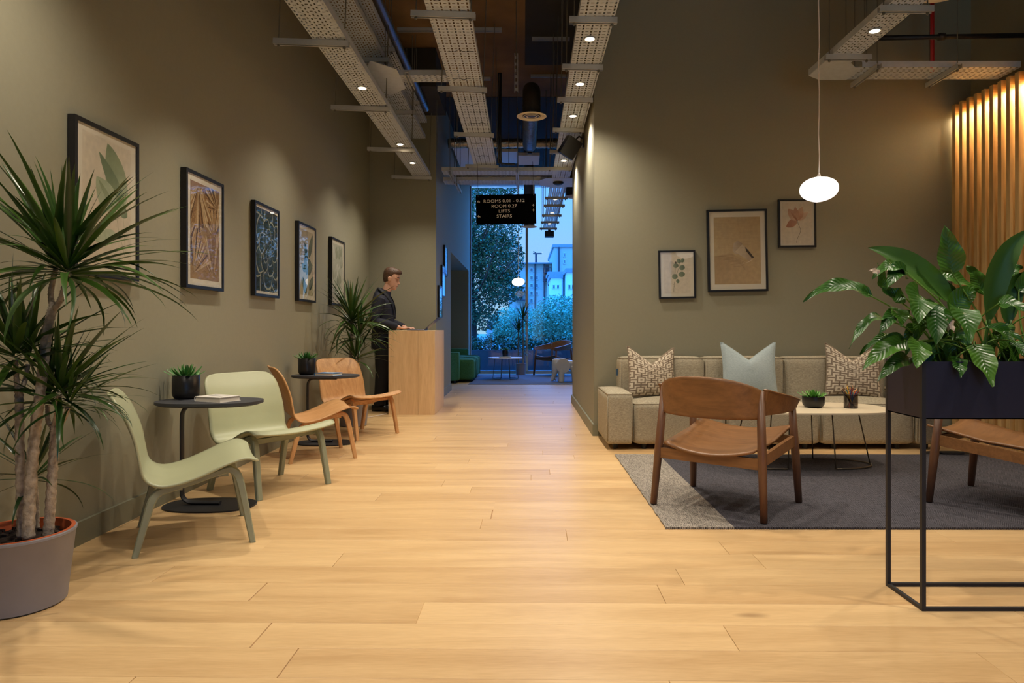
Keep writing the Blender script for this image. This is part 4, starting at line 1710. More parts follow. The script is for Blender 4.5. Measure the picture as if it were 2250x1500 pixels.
def big_pot(parent, R, Rb, H, grey=True):
    b = MB()
    b.lathe([(Rb * 0.9, 0.0), (Rb, 0.006), (R - 0.004, H - 0.012), (R, H - 0.008), (R, H), (R - 0.006, H + 0.003), (R - 0.02, H - 0.05)], n=48, cap=False)
    b.build('pot', POTGREY, parent, auto=40)
    b = MB()
    b.lathe([(R - 0.006, H + 0.0035), (R - 0.02, H + 0.004), (R - 0.026, H - 0.02), (R - 0.03, H - 0.05)], n=48, cap=False)
    me = b.build('inner_rim', TERRA, parent, auto=40)
    tag(me, 'terracotta inner rim')
    b = MB()
    b.lathe([(R - 0.027, H - 0.06), (R - 0.027, H - 0.038), (R * 0.6, H - 0.026), (R * 0.2, H - 0.03), (0.001, H - 0.026)], n=28)
    rr = random.Random(2)
    for i in range(60):
        a, q = rr.uniform(0, 2 * pi), R * 0.8 * sqrt(rr.random())
        b.box((q * cos(a), q * sin(a), H - 0.024), (rr.uniform(.008, .03), rr.uniform(.006, .02), 0.012), (rr.uniform(-.4, .4), rr.uniform(-.4, .4), rr.uniform(0, 3)))
    b.build('soil', SOIL, parent)


# tall dracaena at the left edge
px0 = Vector((-1.93, 2.60, 0))
dr = thing('potted_dracaena', 'tall multi-stemmed dracaena in a grey pot before the leaf watercolour', 'potted plant', px0)
big_pot(dr, 0.195, 0.163, 0.275)


def lp(px, py, Z=2.6):
    return W(px, py, Z) - px0


rr = random.Random(6)
b = MB()
stem(b, [lp(48, 1180, 2.57), lp(44, 1000, 2.57), lp(42, 870, 2.58), lp(40, 855, 2.58)], 0.017, 0.014, rr)
stem(b, [lp(41, 862, 2.58), lp(36, 830, 2.58), lp(34, 790, 2.58)], 0.010, 0.009, rr)
stem(b, [lp(42, 862, 2.58), lp(54, 838, 2.60), lp(62, 800, 2.62)], 0.009, 0.008, rr)
b.build('stem', STEM, dr, smooth=True)
b = MB()
stem(b, [lp(62, 1184, 2.53), lp(72, 1000, 2.55), lp(90, 850, 2.57), lp(104, 730, 2.58), lp(116, 675, 2.58)], 0.021, 0.016, rr)
stem(b, [lp(116, 680, 2.58), lp(112, 640, 2.60), lp(124, 585, 2.62)], 0.011, 0.009, rr)
stem(b, [lp(117, 680, 2.58), lp(134, 655, 2.56), lp(148, 600, 2.55)], 0.011, 0.009, rr)
b.build('stem', STEM, dr, smooth=True)
b = MB()
stem(b, [lp(106, 1178, 2.60), lp(114, 1060, 2.60), lp(120, 960, 2.62), lp(118, 930, 2.62)], 0.019, 0.015, rr)
stem(b, [lp(119, 940, 2.62), lp(106, 925, 2.62), lp(105, 890, 2.64)], 0.009, 0.008, rr)
stem(b, [lp(119, 940, 2.62), lp(126, 905, 2.60), lp(130, 868, 2.60)], 0.011, 0.009, rr)
stem(b, [lp(120, 940, 2.62), lp(138, 925, 2.60), lp(150, 895, 2.60)], 0.009, 0.008, rr)
b.build('stem', STEM, dr, smooth=True)
b = MB()
stem(b, [lp(80, 1160, 2.68), lp(80, 1100, 2.68), lp(76, 1050, 2.68)], 0.011, 0.008, rr)
b.build('stem', STEM, dr, smooth=True)
LIM = XL + 0.015
rosette(dr, lp(124, 582, 2.62), 44, 21, 1.0, limit=LIM, lean=(0.05, -0.05))
rosette(dr, lp(150, 590, 2.55), 62, 22, 1.04, limit=LIM, lean=(0.12, 0.0))
rosette(dr, lp(34, 775, 2.57), 34, 23, 0.92, limit=LIM, lean=(0.0, -0.1))
rosette(dr, lp(62, 790, 2.62), 26, 24, 0.86, limit=LIM)
rosette(dr, lp(105, 878, 2.63), 30, 25, 0.72, limit=LIM, lean=(0.0, 0.05))
rosette(dr, lp(132, 858, 2.60), 48, 26, 0.80, limit=LIM, lean=(0.22, 0.05))
rosette(dr, lp(152, 885, 2.60), 24, 27, 0.62, limit=LIM, lean=(0.2, 0.0))
rosette(dr, lp(75, 1045, 2.68), 26, 28, 0.66, limit=LIM)

# second dracaena behind the oak chairs
px0 = Vector((-1.83, 7.35, 0))
dr2 = thing('potted_dracaena', 'smaller dracaena in a grey pot behind the wooden chairs by the receptionist', 'potted plant', px0)
big_pot(dr2, 0.17, 0.14, 0.30)
b = MB()
for (dx, dy, zt, k) in ((-0.03, 0.0, 1.12, 0.02), (0.03, -0.03, 0.78, 0.016), (0.05, 0.03, 0.95, 0.016)):
    stem(b, [(dx, dy, 0.26), (dx * 1.1, dy, 0.5 * zt), (dx * 0.8 + 0.01, dy, zt)], k, k * 0.75, rr)
b.build('stem', STEM, dr2, smooth=True)
rosette(dr2, (-0.02, 0.0, 1.13), 74, 31, 1.22, limit=LIM)
rosette(dr2, (0.05, 0.03, 0.95), 46, 33, 1.02, limit=LIM, low=-0.7)
rosette(dr2, (0.03, -0.03, 0.72), 36, 32, 0.95, limit=LIM)

# third dracaena at the far window (leaves joined: too small to tell apart)
dr3 = thing('potted_dracaena', 'dracaena in a grey pot standing against the far window', 'potted plant', (-0.06, 15.2, 0))
big_pot(dr3, 0.125, 0.105, 0.26)
b = MB()
for (dx, dy, zt) in ((-0.05, 0.0, 0.98), (0.05, -0.03, 1.26), (0.06, 0.03, 0.5)):
    stem(b, [(dx, dy, 0.2), (dx * 1.1, dy, 0.5 * zt), (dx, dy, zt)], 0.016, 0.012, rr)
b.build('stem', STEM, dr3, smooth=True)


def joined_rosette(b, c, n, seed, L, wd):
    r = random.Random(seed)
    for i in range(n):
        az = 2.39996 * i + r.uniform(-0.3, 0.3)
        t = (i + 0.5) / n
        el = radians(84 - 110 * t ** 0.85 + r.uniform(-9, 9))
        h = Vector((cos(az), sin(az), 0))
        s = Vector((-sin(az), cos(az), 0)) * wd / 2
        p = Vector(c)
        q = p.copy()
        vs, fs = [], []
        for k in range(6):
            u = k / 5
            w = (0.5 + u) if u < 0.4 else (1 - u) * 1.5
            vs += [q - s * w, q + s * w]
            if k:
                fs.append((2 * k - 2, 2 * k - 1, 2 * k + 1, 2 * k))
            e = el - 1.1 * u * u * (1.0 - 0.7 * max(0, sin(el)))
            q = q + (h * cos(e) + Vector((0, 0, sin(e)))) * L / 5 * r.uniform(0.9, 1.1)
        b.add(vs, fs)


b = MB()
joined_rosette(b, (0.05, -0.03, 1.26), 84, 41, 0.44, 0.026)
joined_rosette(b, (-0.05, 0, 0.98), 70, 42, 0.42, 0.026)
joined_rosette(b, (0.06, 0.03, 0.5), 34, 43, 0.26, 0.02)
o = b.build('foliage', DRAC, dr3, smooth=True)
o['kind'] = 'stuff'


def succulent(parent, c, R, n, seed, L, wd, m, name='leaf', up=0.6):
    """rosette of fleshy pointed leaves"""
    def fn(u, v):
        w = wd / 2 * (0.7 + 0.6 * u if u < 0.4 else 0.94 * (1 - ((u - 0.4) / 0.6) ** 1.7))
        s = (v - 0.5) * 2
        return (L * u, s * w, 0.18 * wd * (1 - s * s) + L * 0.22 * u * u)
    me = grid_mesh('leaf', 6, 4, fn, m)
    r = random.Random(seed)
    for i in range(n):
        az = 2.39996 * i
        t = (i + 0.5) / n
        el = radians(82 - 74 * t ** 0.8 + r.uniform(-8, 8))
        d = (cos(az) * cos(el), sin(az) * cos(el), sin(el))
        q = R * 0.55 * t
        o = link(name, me, parent, Vector(c) + Vector((q * cos(az), q * sin(az), 0)))
        orient(o, d, r.uniform(-0.2, 0.2))
        s = r.uniform(0.8, 1.1) * (0.75 + 0.3 * t)
        o.scale = (s, s, s)


def small_pot(label, loc, R, H, seed, n, L, wd, bowl=False, m=None):
    t = thing('potted_succulent', label, 'potted plant', loc)
    b = MB()
    if bowl:
        prof = [(R * 0.6, 0.0), (R * 0.78, 0.006), (R * 0.93, H * 0.25), (R, H * 0.5), (R, H * 0.93), (R * 0.98, H), (R * 0.9, H), (R * 0.9, H * 0.8)]
    else:
        prof = [(R * 0.7, 0.0), (R * 0.86, 0.006), (R * 0.97, H * 0.14), (R, H * 0.25), (R, H * 0.88), (R * 0.985, H * 0.89), (R * 0.985, H * 0.98), (R * 0.96, H), (R * 0.9, H), (R * 0.88, H * 0.85)]
    b.lathe(prof + [(R * 0.3, H * 0.8)], n=36)
    b.build('pot', CERAMIC, t, auto=40)
    b = MB()
    b.lathe([(R * 0.88, H * 0.84), (R * 0.5, H * 0.93), (0.001, H * 0.95)], n=20)
    b.build('soil', SOIL, t)
    succulent(t, (0, 0, H * 0.92), R, n, seed, L, wd, m or SUCC)
    return t


# ------------------------------------------------------------------ lounge chairs with a bent shell


SHELL_PATH = spline([(-0.355, 0.745), (-0.295, 0.645), (-0.248, 0.535), (-0.222, 0.44), (-0.195, 0.36), (-0.135, 0.318), (-0.04, 0.326), (0.07, 0.362), (0.165, 0.400), (0.24, 0.416), (0.292, 0.396)], 1000)


def shell_fn(u, v):
    u = u * u * 0.35 + u * 0.65 if u < 0.5 else u - 0.0875 * (1 - u) / 0.5
    """u: 0 top of the back -> 1 front edge of the seat; v across"""
    x, z = SHELL_PATH[int(round(u * 1000))]
    wt = [(0, 0.262), (0.10, 0.276), (0.25, 0.286), (0.36, 0.286), (0.45, 0.284), (0.55, 0.292), (0.75, 0.312), (0.9, 0.320), (1.0, 0.312)]
    half = lerp_table(wt, u)[0]
    s = (v - 0.5) * 2
    # rounded corners at the top of the back and the front of the seat
    dtop = u * 1.24
    if dtop < 0.10:
        half = half - 0.10 + sqrt(max(0, 0.10 ** 2 - (0.10 - dtop) ** 2))
    dfr = (1 - u) * 1.36
    if dfr < 0.05:
        half = half - 0.05 + sqrt(max(0, 0.05 ** 2 - (0.05 - dfr) ** 2))
    y = s * half
    back = max(0.0, 1 - u / 0.42)
    seat = max(0.0, min(1.0, (u - 0.42) / 0.35))
    x += 0.035 * back * (y / 0.28) ** 2
    z += 0.022 * seat * (s * s) - 0.012 * seat
    return (x, y, z)


def lounge_chair(label, loc, rz, shellm, legm, group):
    t = thing('lounge_chair', label, 'chair', loc, rz, group)
    me = grid_mesh('shell', 56, 24, shell_fn, shellm)
    o = link('shell', me, t)
    s = o.modifiers.new('thickness', 'SOLIDIFY')
    s.thickness = 0.012
    s.offset = -1
    for sy in (-1, 1):
        # front leg with its half of the bent rail, rear leg with the other half
        for nm, pts in (('leg', [(0.268, 0.268 * sy, 0.0), (0.228, 0.258 * sy, 0.22), (0.206, 0.252 * sy, 0.318), (0.18, 0.248 * sy, 0.356), (0.14, 0.245 * sy, 0.358), (0.02, 0.245 * sy, 0.322)]),
                        ('leg', [(-0.235, 0.272 * sy, 0.0), (-0.19, 0.262 * sy, 0.17), (-0.168, 0.257 * sy, 0.245), (-0.14, 0.252 * sy, 0.282), (-0.085, 0.247 * sy, 0.296), (0.02, 0.245 * sy, 0.322)])):
            path = spline(pts, 26)
            b = MB()
            n = len(path)
            rings = []
            for i, p in enumerate(path):
                a, c = path[max(i - 1, 0)], path[min(i + 1, n - 1)]
                d = Vector((c[0] - a[0], 0, c[2] - a[2])).normalized()
                nrm = Vector((-d.z, 0, d.x))
                k = i / (n - 1)
                wth = 0.036 + 0.006 * k
                th = 0.027 + 0.010 * sin(pi * min(1, k * 1.1))
                P = Vector(p)
                ww, tt = wth / 2, th / 2
                c_ = 0.3
                rings.append([P + nrm * q + Vector((0, w_, 0)) for q, w_ in ((tt, ww * (1 - c_)), (tt * (1 - c_), ww), (-tt * (1 - c_), ww), (-tt, ww * (1 - c_)), (-tt, -ww * (1 - c_)), (-tt * (1 - c_), -ww), (tt * (1 - c_), -ww), (tt, -ww * (1 - c_)))])
            b.loft(rings)
            L = b.build(nm, legm, t, auto=35)
            q = MB()
            q.lathe([(0.011, 0.0), (0.012, 0.004)], (pts[0][0], pts[0][1], -0.0005), 12)
            q.build('foot_pad', BLACK, L)
    for x, z in ((0.14, 0.352), (-0.06, 0.304)):
        b = MB()
        b.bb(x - 0.02, x + 0.02, -0.25, 0.25, z - 0.022, z)
        b.build('cross_bar', legm, t)
    return t


G_CH = 'sage lounge chairs at the near side table'
G_CW = 'oak lounge chairs at the second side table'
ch1 = lounge_chair('sage green lounge chair seen from the side beside the tall dracaena', (-1.69, 3.47, 0), radians(27), SAGE, SAGELEG, G_CH)
ch2 = lounge_chair('sage green lounge chair facing the room behind the near side table', (-1.685, 4.52, 0), radians(-33), SAGE, SAGELEG, G_CH)
ch3 = lounge_chair('oak lounge chair half hidden behind the front facing sage chair', (-1.715, 5.62, 0), radians(27), OAKPLY_Y, OAKPLY, G_CW)
ch4 = lounge_chair('oak lounge chair with its curved back before the receptionist', (-1.625, 6.72, 0), radians(-33), OAKPLY, OAKPLY, G_CW)

# ------------------------------------------------------------------ side tables


def side_table(label, loc, group):
    t = thing('side_table', label, 'table', loc, 0, group)
    b = MB()
    b.prism(superellipse(0.60, 0.40, 2.5, 48), 0.598, 0.606, inset_bottom=0.93)
    b.prism(superellipse(0.60, 0.40, 2.5, 48), 0.606, 0.622)
    b.build('tabletop', TABLEBLACK, t, auto=30)
    b = MB()
    b.prism(superellipse(0.53, 0.33, 2.4, 48), 0.0, 0.009)
    b.build('base', BLACK, t, auto=30)
    b = MB()
    path = spline([(0.06, 0, 0.020), (-0.06, 0, 0.020), (-0.125, 0, 0.024), (-0.158, 0, 0.05), (-0.165, 0, 0.10), (-0.165, 0, 0.3), (-0.165, 0, 0.5), (-0.158, 0, 0.556), (-0.13, 0, 0.585), (-0.07, 0, 0.5885), (0.10, 0, 0.589)], 60)
    b.tube(path, 1.0, 12, flat=(0.020, 0.0105))
    b.build('stem', BLACK, t, auto=50)
    return t


st1 = side_table('charcoal pebble shaped side table between the two sage chairs', (-1.850, 4.03, 0), 'charcoal side tables')
st2 = dup(st1, (-1.80, 6.22, 0), label='charcoal pebble shaped side table between the two oak chairs')
st3 = dup(st1, (3.56, 5.62, 0), label='black side table before the right sofa arm behind the planter')
small_pot('black ribbed pot of spiky succulent on the near side table', (-2.04, 4.13, 0.6225), 0.078, 0.142, 51, 34, 0.088, 0.026)
small_pot('black pot of spiky succulent on the side table by the oak chairs', (-1.985, 6.26, 0.6225), 0.078, 0.150, 52, 34, 0.088, 0.026)


def book(label, loc, rz, w, d, h, cover, group=None, deco=None):
    t = thing('book', label, 'book', loc, rz, group)
    b = MB()
    b.bb(-w / 2, w / 2, -d / 2, d / 2, 0, 0.003)
    b.bb(-w / 2, w / 2, -d / 2, d / 2, h - 0.003, h)
    n = 8
    ring = [(-w / 2 - 0.006 * sin(pi * i / n), h * i / n) for i in range(n + 1)]
    for (x0, z0), (x1, z1) in zip(ring, ring[1:]):
        b.add([(x0, -d / 2, z0), (x0, d / 2, z0), (x1, d / 2, z1), (x1, -d / 2, z1), (x0 + 0.003, -d / 2, z0), (x0 + 0.003, d / 2, z0), (x1 + 0.003, d / 2, z1), (x1 + 0.003, -d / 2, z1)],
              [(0, 1, 2, 3), (4, 7, 6, 5), (0, 3, 7, 4), (1, 5, 6, 2)])
    b.build('cover', cover, t)
    b = MB()
    b.bb(-w / 2 + 0.002, w / 2 - 0.005, -d / 2 + 0.004, d / 2 - 0.004, 0.003, h - 0.003)
    b.build('pages', PAPER, t)
    if deco:
        b = MB()
        for (x0, y0, x1, y1) in deco[0]:
            b.bb(x0 * w, x1 * w, y0 * d, y1 * d, h, h + 0.0004)
        b.build('cover_print', deco[1], t)
    return t


BK_WHITE = mat('white_marbled_cover', (222, 216, 208), 0.5, vary=0.12, scale=24)
BK_BLUE = mat('blue_cover', (52, 128, 196), 0.45, vary=0.05)
BK_GREY = mat('grey_cover_print', (150, 146, 142), 0.6)
BK_PALE = mat('pale_cover_print', (176, 206, 226), 0.6)
book('thick white hardback lying on the near side table', (-1.785, 3.99, 0.6225), radians(-24), 0.20, 0.15, 0.030, BK_WHITE, deco=([(-0.3, -0.1, 0.2, 0.0), (0.0, 0.2, 0.3, 0.24), (-0.4, 0.3, -0.15, 0.34)], BK_GREY))
book('blue covered book lying on the side table by the oak chairs', (-1.745, 6.12, 0.6225), radians(-18), 0.19, 0.15, 0.026, BK_BLUE, deco=([(0.0, -0.3, 0.3, 0.3), (-0.3, 0.1, -0.1, 0.4)], BK_PALE))

# ------------------------------------------------------------------ reception desk, laptop
dk = thing('reception_desk', 'pale oak standing reception desk before the green corner wall', 'desk', (-1.35, 8.725, 0))
DW, DD, DH = 0.56, 0.95, 1.018
b = MB()
b.chamfer(-DW / 2, 0.075, -DD / 2, -DD / 2 + 0.022, 0, DH, 0.001)
b.build('front_board', OAK, dk)
b = MB()
b.chamfer(0.077, DW / 2, -DD / 2 + 0.0005, -DD / 2 + 0.022, 0, DH, 0.001)
b.build('front_board', OAK, dk)
for sx in (-1, 1):
    b = MB()
    x = sx * (DW / 2 - 0.011)
    b.bb(x - 0.011, x + 0.011, -DD / 2 + 0.022, DD / 2, 0, DH)
    b.build('side_panel', OAK, dk)
b = MB()
b.bb(-DW / 2 + 0.022, DW / 2 - 0.022, -DD / 2 + 0.022, DD / 2, DH - 0.03, DH - 0.001)
b.build('top_panel', OAK, dk)
b = MB()
b.bb(-DW / 2 + 0.022, DW / 2 - 0.022, DD / 2 - 0.02, DD / 2, 0.08, DH - 0.03)
b.build('back_panel', OAK, dk)

lt = thing('laptop', 'slim open laptop on the reception desk with tilted screen', 'laptop', (-1.235, 8.66, DH))
b = MB()
b.chamfer(-0.215, 0.0, -0.155, 0.155, 0, 0.013, 0.002)
b.build('base', LAPTOP, lt)
b = MB()
b.bb(-0.20, -0.08, -0.14, 0.14, 0.0131, 0.0136)
b.build('keyboard', BLACK, lt)
lid = MB()
lid.bb(-0.003, 0.003, -0.155, 0.155, 0, 0.222)
L = lid.build('lid', LAPTOP, lt, loc=(0, 0, 0.010))
L.rotation_euler = (0, radians(48), 0)
b = MB()
b.bb(-0.0036, -0.0031, -0.145, 0.145, 0.012, 0.212)
b.build('screen', SCREEN, L)

# ------------------------------------------------------------------ sofa
sf = thing('sofa', 'long oatmeal three seat sofa with piped edges under the pictures', 'sofa', (0, 0, 0))


def block(name, parent, x0, x1, y0, y1, z0, z1, r, bt, bs, m=SOFA, pipe=PIPE, pipes=('top',)):
    me = soft_block(x1 - x0, y1 - y0, z1 - z0, r, bt, bs)
    me.name = name
    me.materials.append(m)
    o = link(name, me, parent, ((x0 + x1) / 2, (y0 + y1) / 2, z0))
    b = MB()
    hx, hy, h = (x1 - x0) / 2, (y1 - y0) / 2, z1 - z0
    k = r * 0.32
    if 'top' in pipes:
        b.tube(curve_pts_rect(-hx + k, hx - k, -hy + k, hy - k, h - k + 0.002, r * 0.6), 0.006, 6, closed=True)
    if 'front' in pipes:
        for sx in (-1, 1):
            b.tube([(sx * (hx - k), -hy + k - 0.002, h - r), (sx * (hx - k), -hy + k - 0.004, h / 2), (sx * (hx - k), -hy + k - 0.002, r)], 0.005, 6)
    b.build('piping', pipe, o, smooth=True)
    return o


Z0 = 0.045
block('arm', sf, 0.715, 0.945, 5.86, 6.60, Z0, 0.485, 0.03, 0.02, 0.006, pipes=('top', 'front'))
for x0, x1 in ((0.95, 1.745), (1.75, 2.56), (2.565, 3.375)):
    block('seat_cushion', sf, x0, x1, 5.88, 6.42, Z0, 0.40, 0.035, 0.035, 0.008, pipes=('top', 'front'))
for x0, x1 in ((0.90, 1.69), (1.695, 2.43), (2.435, 3.375)):
    block('backrest', sf, x0, x1, 6.36, 6.615, Z0 + 0.02, 0.775, 0.04, 0.012, 0.012, pipes=('top', 'front'))
block('arm', sf, 3.38, 3.60, 5.86, 6.60, Z0, 0.485, 0.03, 0.02, 0.006, pipes=('top', 'front'))
for x in (0.80, 1.05, 1.9, 2.45, 2.7, 3.25, 3.5):
    for yv in (5.95, 6.5):
        b = MB()
        b.lathe([(0.022, 0.0), (0.026, 0.055)], n=14)
        b.build('foot', BLACK, sf, loc=(x, yv, 0))
b = MB()
b.bb(0.872, 0.899, 6.44, 6.442, 0.60, 0.665)
tag(b.build('side_tag', mat('blue_fabric_tag', (58, 84, 110), 0.8), sf), 'small blue fabric tag')


def throw_cushion(label, loc, s, T, dent, m, rz=0.0, lean=0.25, group=None, cx=0.0, roll=0.0):
    """square scatter cushion chopped in at the top; base at loc, facing local -y"""
    n = 26

    def mk(side):
        def fn(u, v):
            a, c = u * 2 - 1, v * 2 - 1
            x = s / 2 * a * (1 - 0.07 * (1 - c * c))
            z = s / 2 * c * (1 - 0.06 * (1 - a * a)) + s / 2
            t = (max(0, 1 - a * a) ** 0.45) * (max(0, 1 - c * c) ** 0.45)
            k = max(0.0, 1 - abs(a - cx) / 0.92)
            d = dent * k * ((c + 1) / 2) ** 2.2
            z -= d
            x -= (a - cx) * 0.10 * s * ((c + 1) / 2) ** 3 * k
            y = side * T / 2 * t * (1 + 0.25 * k * max(0, c) - 0.25 * max(0, c))
            if side < 0:
                y -= 0.022 * math.exp(-((a - cx) * 3.2) ** 2) * max(0, c) * t
            return (x, y, z)
        return fn
    q = thing('cushion', label, 'cushion', loc, rz, group)
    q.rotation_euler = (lean, roll, rz)
    for side, nm in ((-1, 'front_face'), (1, 'back_face')):
        me = grid_mesh(nm, n, n, mk(side), m)
        if side > 0:
            me.flip_normals()
        link(nm, me, q)
    b = MB()
    f = mk(-1)
    ring = [f(i / n, 0) for i in range(n)] + [f(1, i / n) for i in range(n)] + [f(1 - i / n, 1) for i in range(n)] + [f(0, 1 - i / n) for i in range(n)]
    b.tube([(x, 0, z) for x, y, z in ring], 0.0035, 6, closed=True)
    b.build('seam', m, q, smooth=True)
    return q


cA = throw_cushion('brown and cream lattice cushion at the arm end of the sofa', (1.178, 6.24, 0.418), 0.46, 0.17, 0.155, LATTICE, radians(10), -0.17, 'patterned sofa cushions', roll=0.03)
cB = throw_cushion('plain pale blue cushion in the middle of the sofa', (2.07, 6.23, 0.422), 0.50, 0.17, 0.155, BLUECUSH, radians(-4), -0.17, None)
cC = throw_cushion('brown and cream lattice cushion behind the pencil pot', (3.01, 6.235, 0.42), 0.49, 0.17, 0.15, LATTICE, radians(-8), -0.17, 'patterned sofa cushions', cx=-0.05, roll=0.05)

# ------------------------------------------------------------------ rug, coffee table
rg = thing('rug', 'dark grey flat woven rug with a pale band at its edge', 'rug', (0.745, 3.565, 0.0))
me = bpy.data.meshes.new('rug')


def rug_sheet(name, parent, w, d, m, wob=0.003, thick=0.010):
    r = random.Random(9)
    nx, ny = 60, 30
    off = [r.uniform(-wob, wob) for _ in range(ny + 1)]

    def fn(u, v):
        j = int(round(v * ny))
        x = w * u + (off[j] if u < 0.02 else 0)
        return (x, d * v, thick + 0.001 * sin(u * 40) * sin(v * 20))
    o = grid(name, nx, ny, fn, m, parent, solid=thick * 0.95, offset=-1, smooth=False)
    return o


rug_sheet('woven_sheet', rg, 3.25, 2.06, RUG)
b = MB()
for i in range(230):
    x = i * 3.25 / 230
    b.box((x, -0.004, 0.006), (0.009, 0.012, 0.011))
o = b.build('edge_stitching', RUG, rg)
o['kind'] = 'stuff'
rg.rotation_euler = (0, 0, -0.004)


def coffee_table(label, loc, w, d, h, base_w, base_d, gap, rz=0.0, top=None):
    t = thing('coffee_table', label, 'table', loc, rz)
    b = MB()
    b.prism(superellipse(w, d, 3.2, 56), h - 0.012, h)
    b.build('tabletop', top or TABLETOP, t, auto=30)
    for s in (-1, 1):
        b = MB()
        pts = []
        for i in range(21):
            a = radians(-90 + 180 * i / 20)
            pts.append((s * (gap / 2 + (base_w / 2 - gap / 2) * cos(a)), base_d / 2 * sin(a), 0.008))
        b.tube(pts, 0.006, 8)
        b.build('base_ring', WIRE, t, smooth=True)
        for p in (pts[0], pts[10], pts[20]):
            q = MB()
            tx = p[0] * 0.82 - s * 0.0
            q.tube([p, (tx if abs(p[0]) > gap else p[0] - s * 0.02, p[1] * 0.9, h - 0.012)], 0.005, 8)
            q.build('leg', WIRE, t, smooth=True)
    return t


RUGT = 0.011
ct = coffee_table('large rounded white coffee table on wire legs before the sofa', (2.11, 5.19, RUGT), 1.28, 0.74, 0.435, 1.05, 0.40, 0.35)
small_pot('low black bowl of fleshy green succulent on the white coffee table', (2.205, 5.19, RUGT + 0.4355), 0.082, 0.083, 53, 46, 0.07, 0.022, bowl=True, m=leaf_mat('jade_leaf', (70, 132, 56), (132, 184, 84), 0.4))

ph = thing('pencil_holder', 'dark see-through pencil tumbler on the white coffee table', 'holder', (2.465, 5.14, RUGT + 0.4355))
b = MB()
SMOKE = bpy.data.materials.new('smoked_glass')
SMOKE.use_nodes = True
nt = SMOKE.node_tree
nt.nodes.clear()
oo, tr, gl, mx = N(nt, 'ShaderNodeOutputMaterial'), N(nt, 'ShaderNodeBsdfTransparent'), N(nt, 'ShaderNodeBsdfGlossy'), N(nt, 'ShaderNodeMixShader')
lw = N(nt, 'ShaderNodeLayerWeight', Blend=0.5)
fr = mathn(nt, 'MULTIPLY_ADD', mathn(nt, 'POWER', lw.outputs['Facing'], 5.0), 0.94, 0.06)
tr.inputs['Color'].default_value = (0.30, 0.28, 0.27, 1)
gl.inputs['Roughness'].default_value = 0.05
nt.links.new(fr, mx.inputs[0])
nt.links.new(tr.outputs[0], mx.inputs[1])
nt.links.new(gl.outputs[0], mx.inputs[2])
nt.links.new(mx.outputs[0], oo.inputs['Surface'])
prof = [(0.0495, 0.0), (0.0495, 0.105)]
n = 28
vs = [(r * cos(2 * pi * j / n), r * sin(2 * pi * j / n), z) for r, z in prof for j in range(n)]
b.add(vs, [(j, (j + 1) % n, n + (j + 1) % n, n + j) for j in range(n)])
b.build('glass_wall', SMOKE, ph, smooth=True)
b = MB()
b.lathe([(0.049, 0.0), (0.049, 0.004)], n=28)
b.build('bottom', BLACK, ph)
b = MB()
b.tube([(0.0495 * cos(2 * pi * j / 28), 0.0495 * sin(2 * pi * j / 28), 0.105) for j in range(28)], 0.0018, 6, closed=True)
b.build('rim', BLACK, ph)
PW = mat('pencil_bare_wood', (216, 176, 130), 0.7)
PC = [('red', (206, 40, 30)), ('orange', (226, 120, 26)), ('dark red', (120, 30, 28)), ('blue', (44, 66, 140)), ('teal', (40, 130, 150)), ('yellow', (224, 176, 40)), ('brown', (104, 66, 42)), ('black', (26, 24, 26))]
PMATS = [mat('pencil_' + c.replace(' ', '_'), v, 0.35) for c, v in PC]
rr = random.Random(14)
for i in range(18):
    k = (i * 5 + i // 8) % len(PC)
    a = 2.4 * i
    q0 = 0.032 * sqrt((i + 0.5) / 18)
    q1 = 0.048 * sqrt((i + 0.5) / 18)
    p0 = Vector((q0 * cos(a + 2.6), q0 * sin(a + 2.6), 0.005))
    p1 = Vector((q1 * cos(a), q1 * sin(a), 0.105))
    d = (p1 - p0).normalized()
    b = MB()
    Lp = rr.uniform(0.140, 0.165)
    b.tube([(0, 0, 0), (0, 0, Lp)], 0.0038, 6, mi=0)
    b.tube([(0, 0, Lp), (0, 0, Lp + 0.012)], [0.0037, 0.0014], 6, mi=1)
    b.tube([(0, 0, Lp + 0.012), (0, 0, Lp + 0.017)], [0.0014, 0.0003], 6, mi=0)
    o = b.build('pencil', [PMATS[k], PW], None, loc=Vector(ph.location) + p0)
    o.rotation_euler = d.to_track_quat('Z', 'Y').to_euler()
    tag(o, PC[k][0] + ' coloured pencil standing in the dark tumbler on the coffee table', 'pencil', 'coloured pencils in the tumbler')

# ------------------------------------------------------------------ brown wooden armchairs


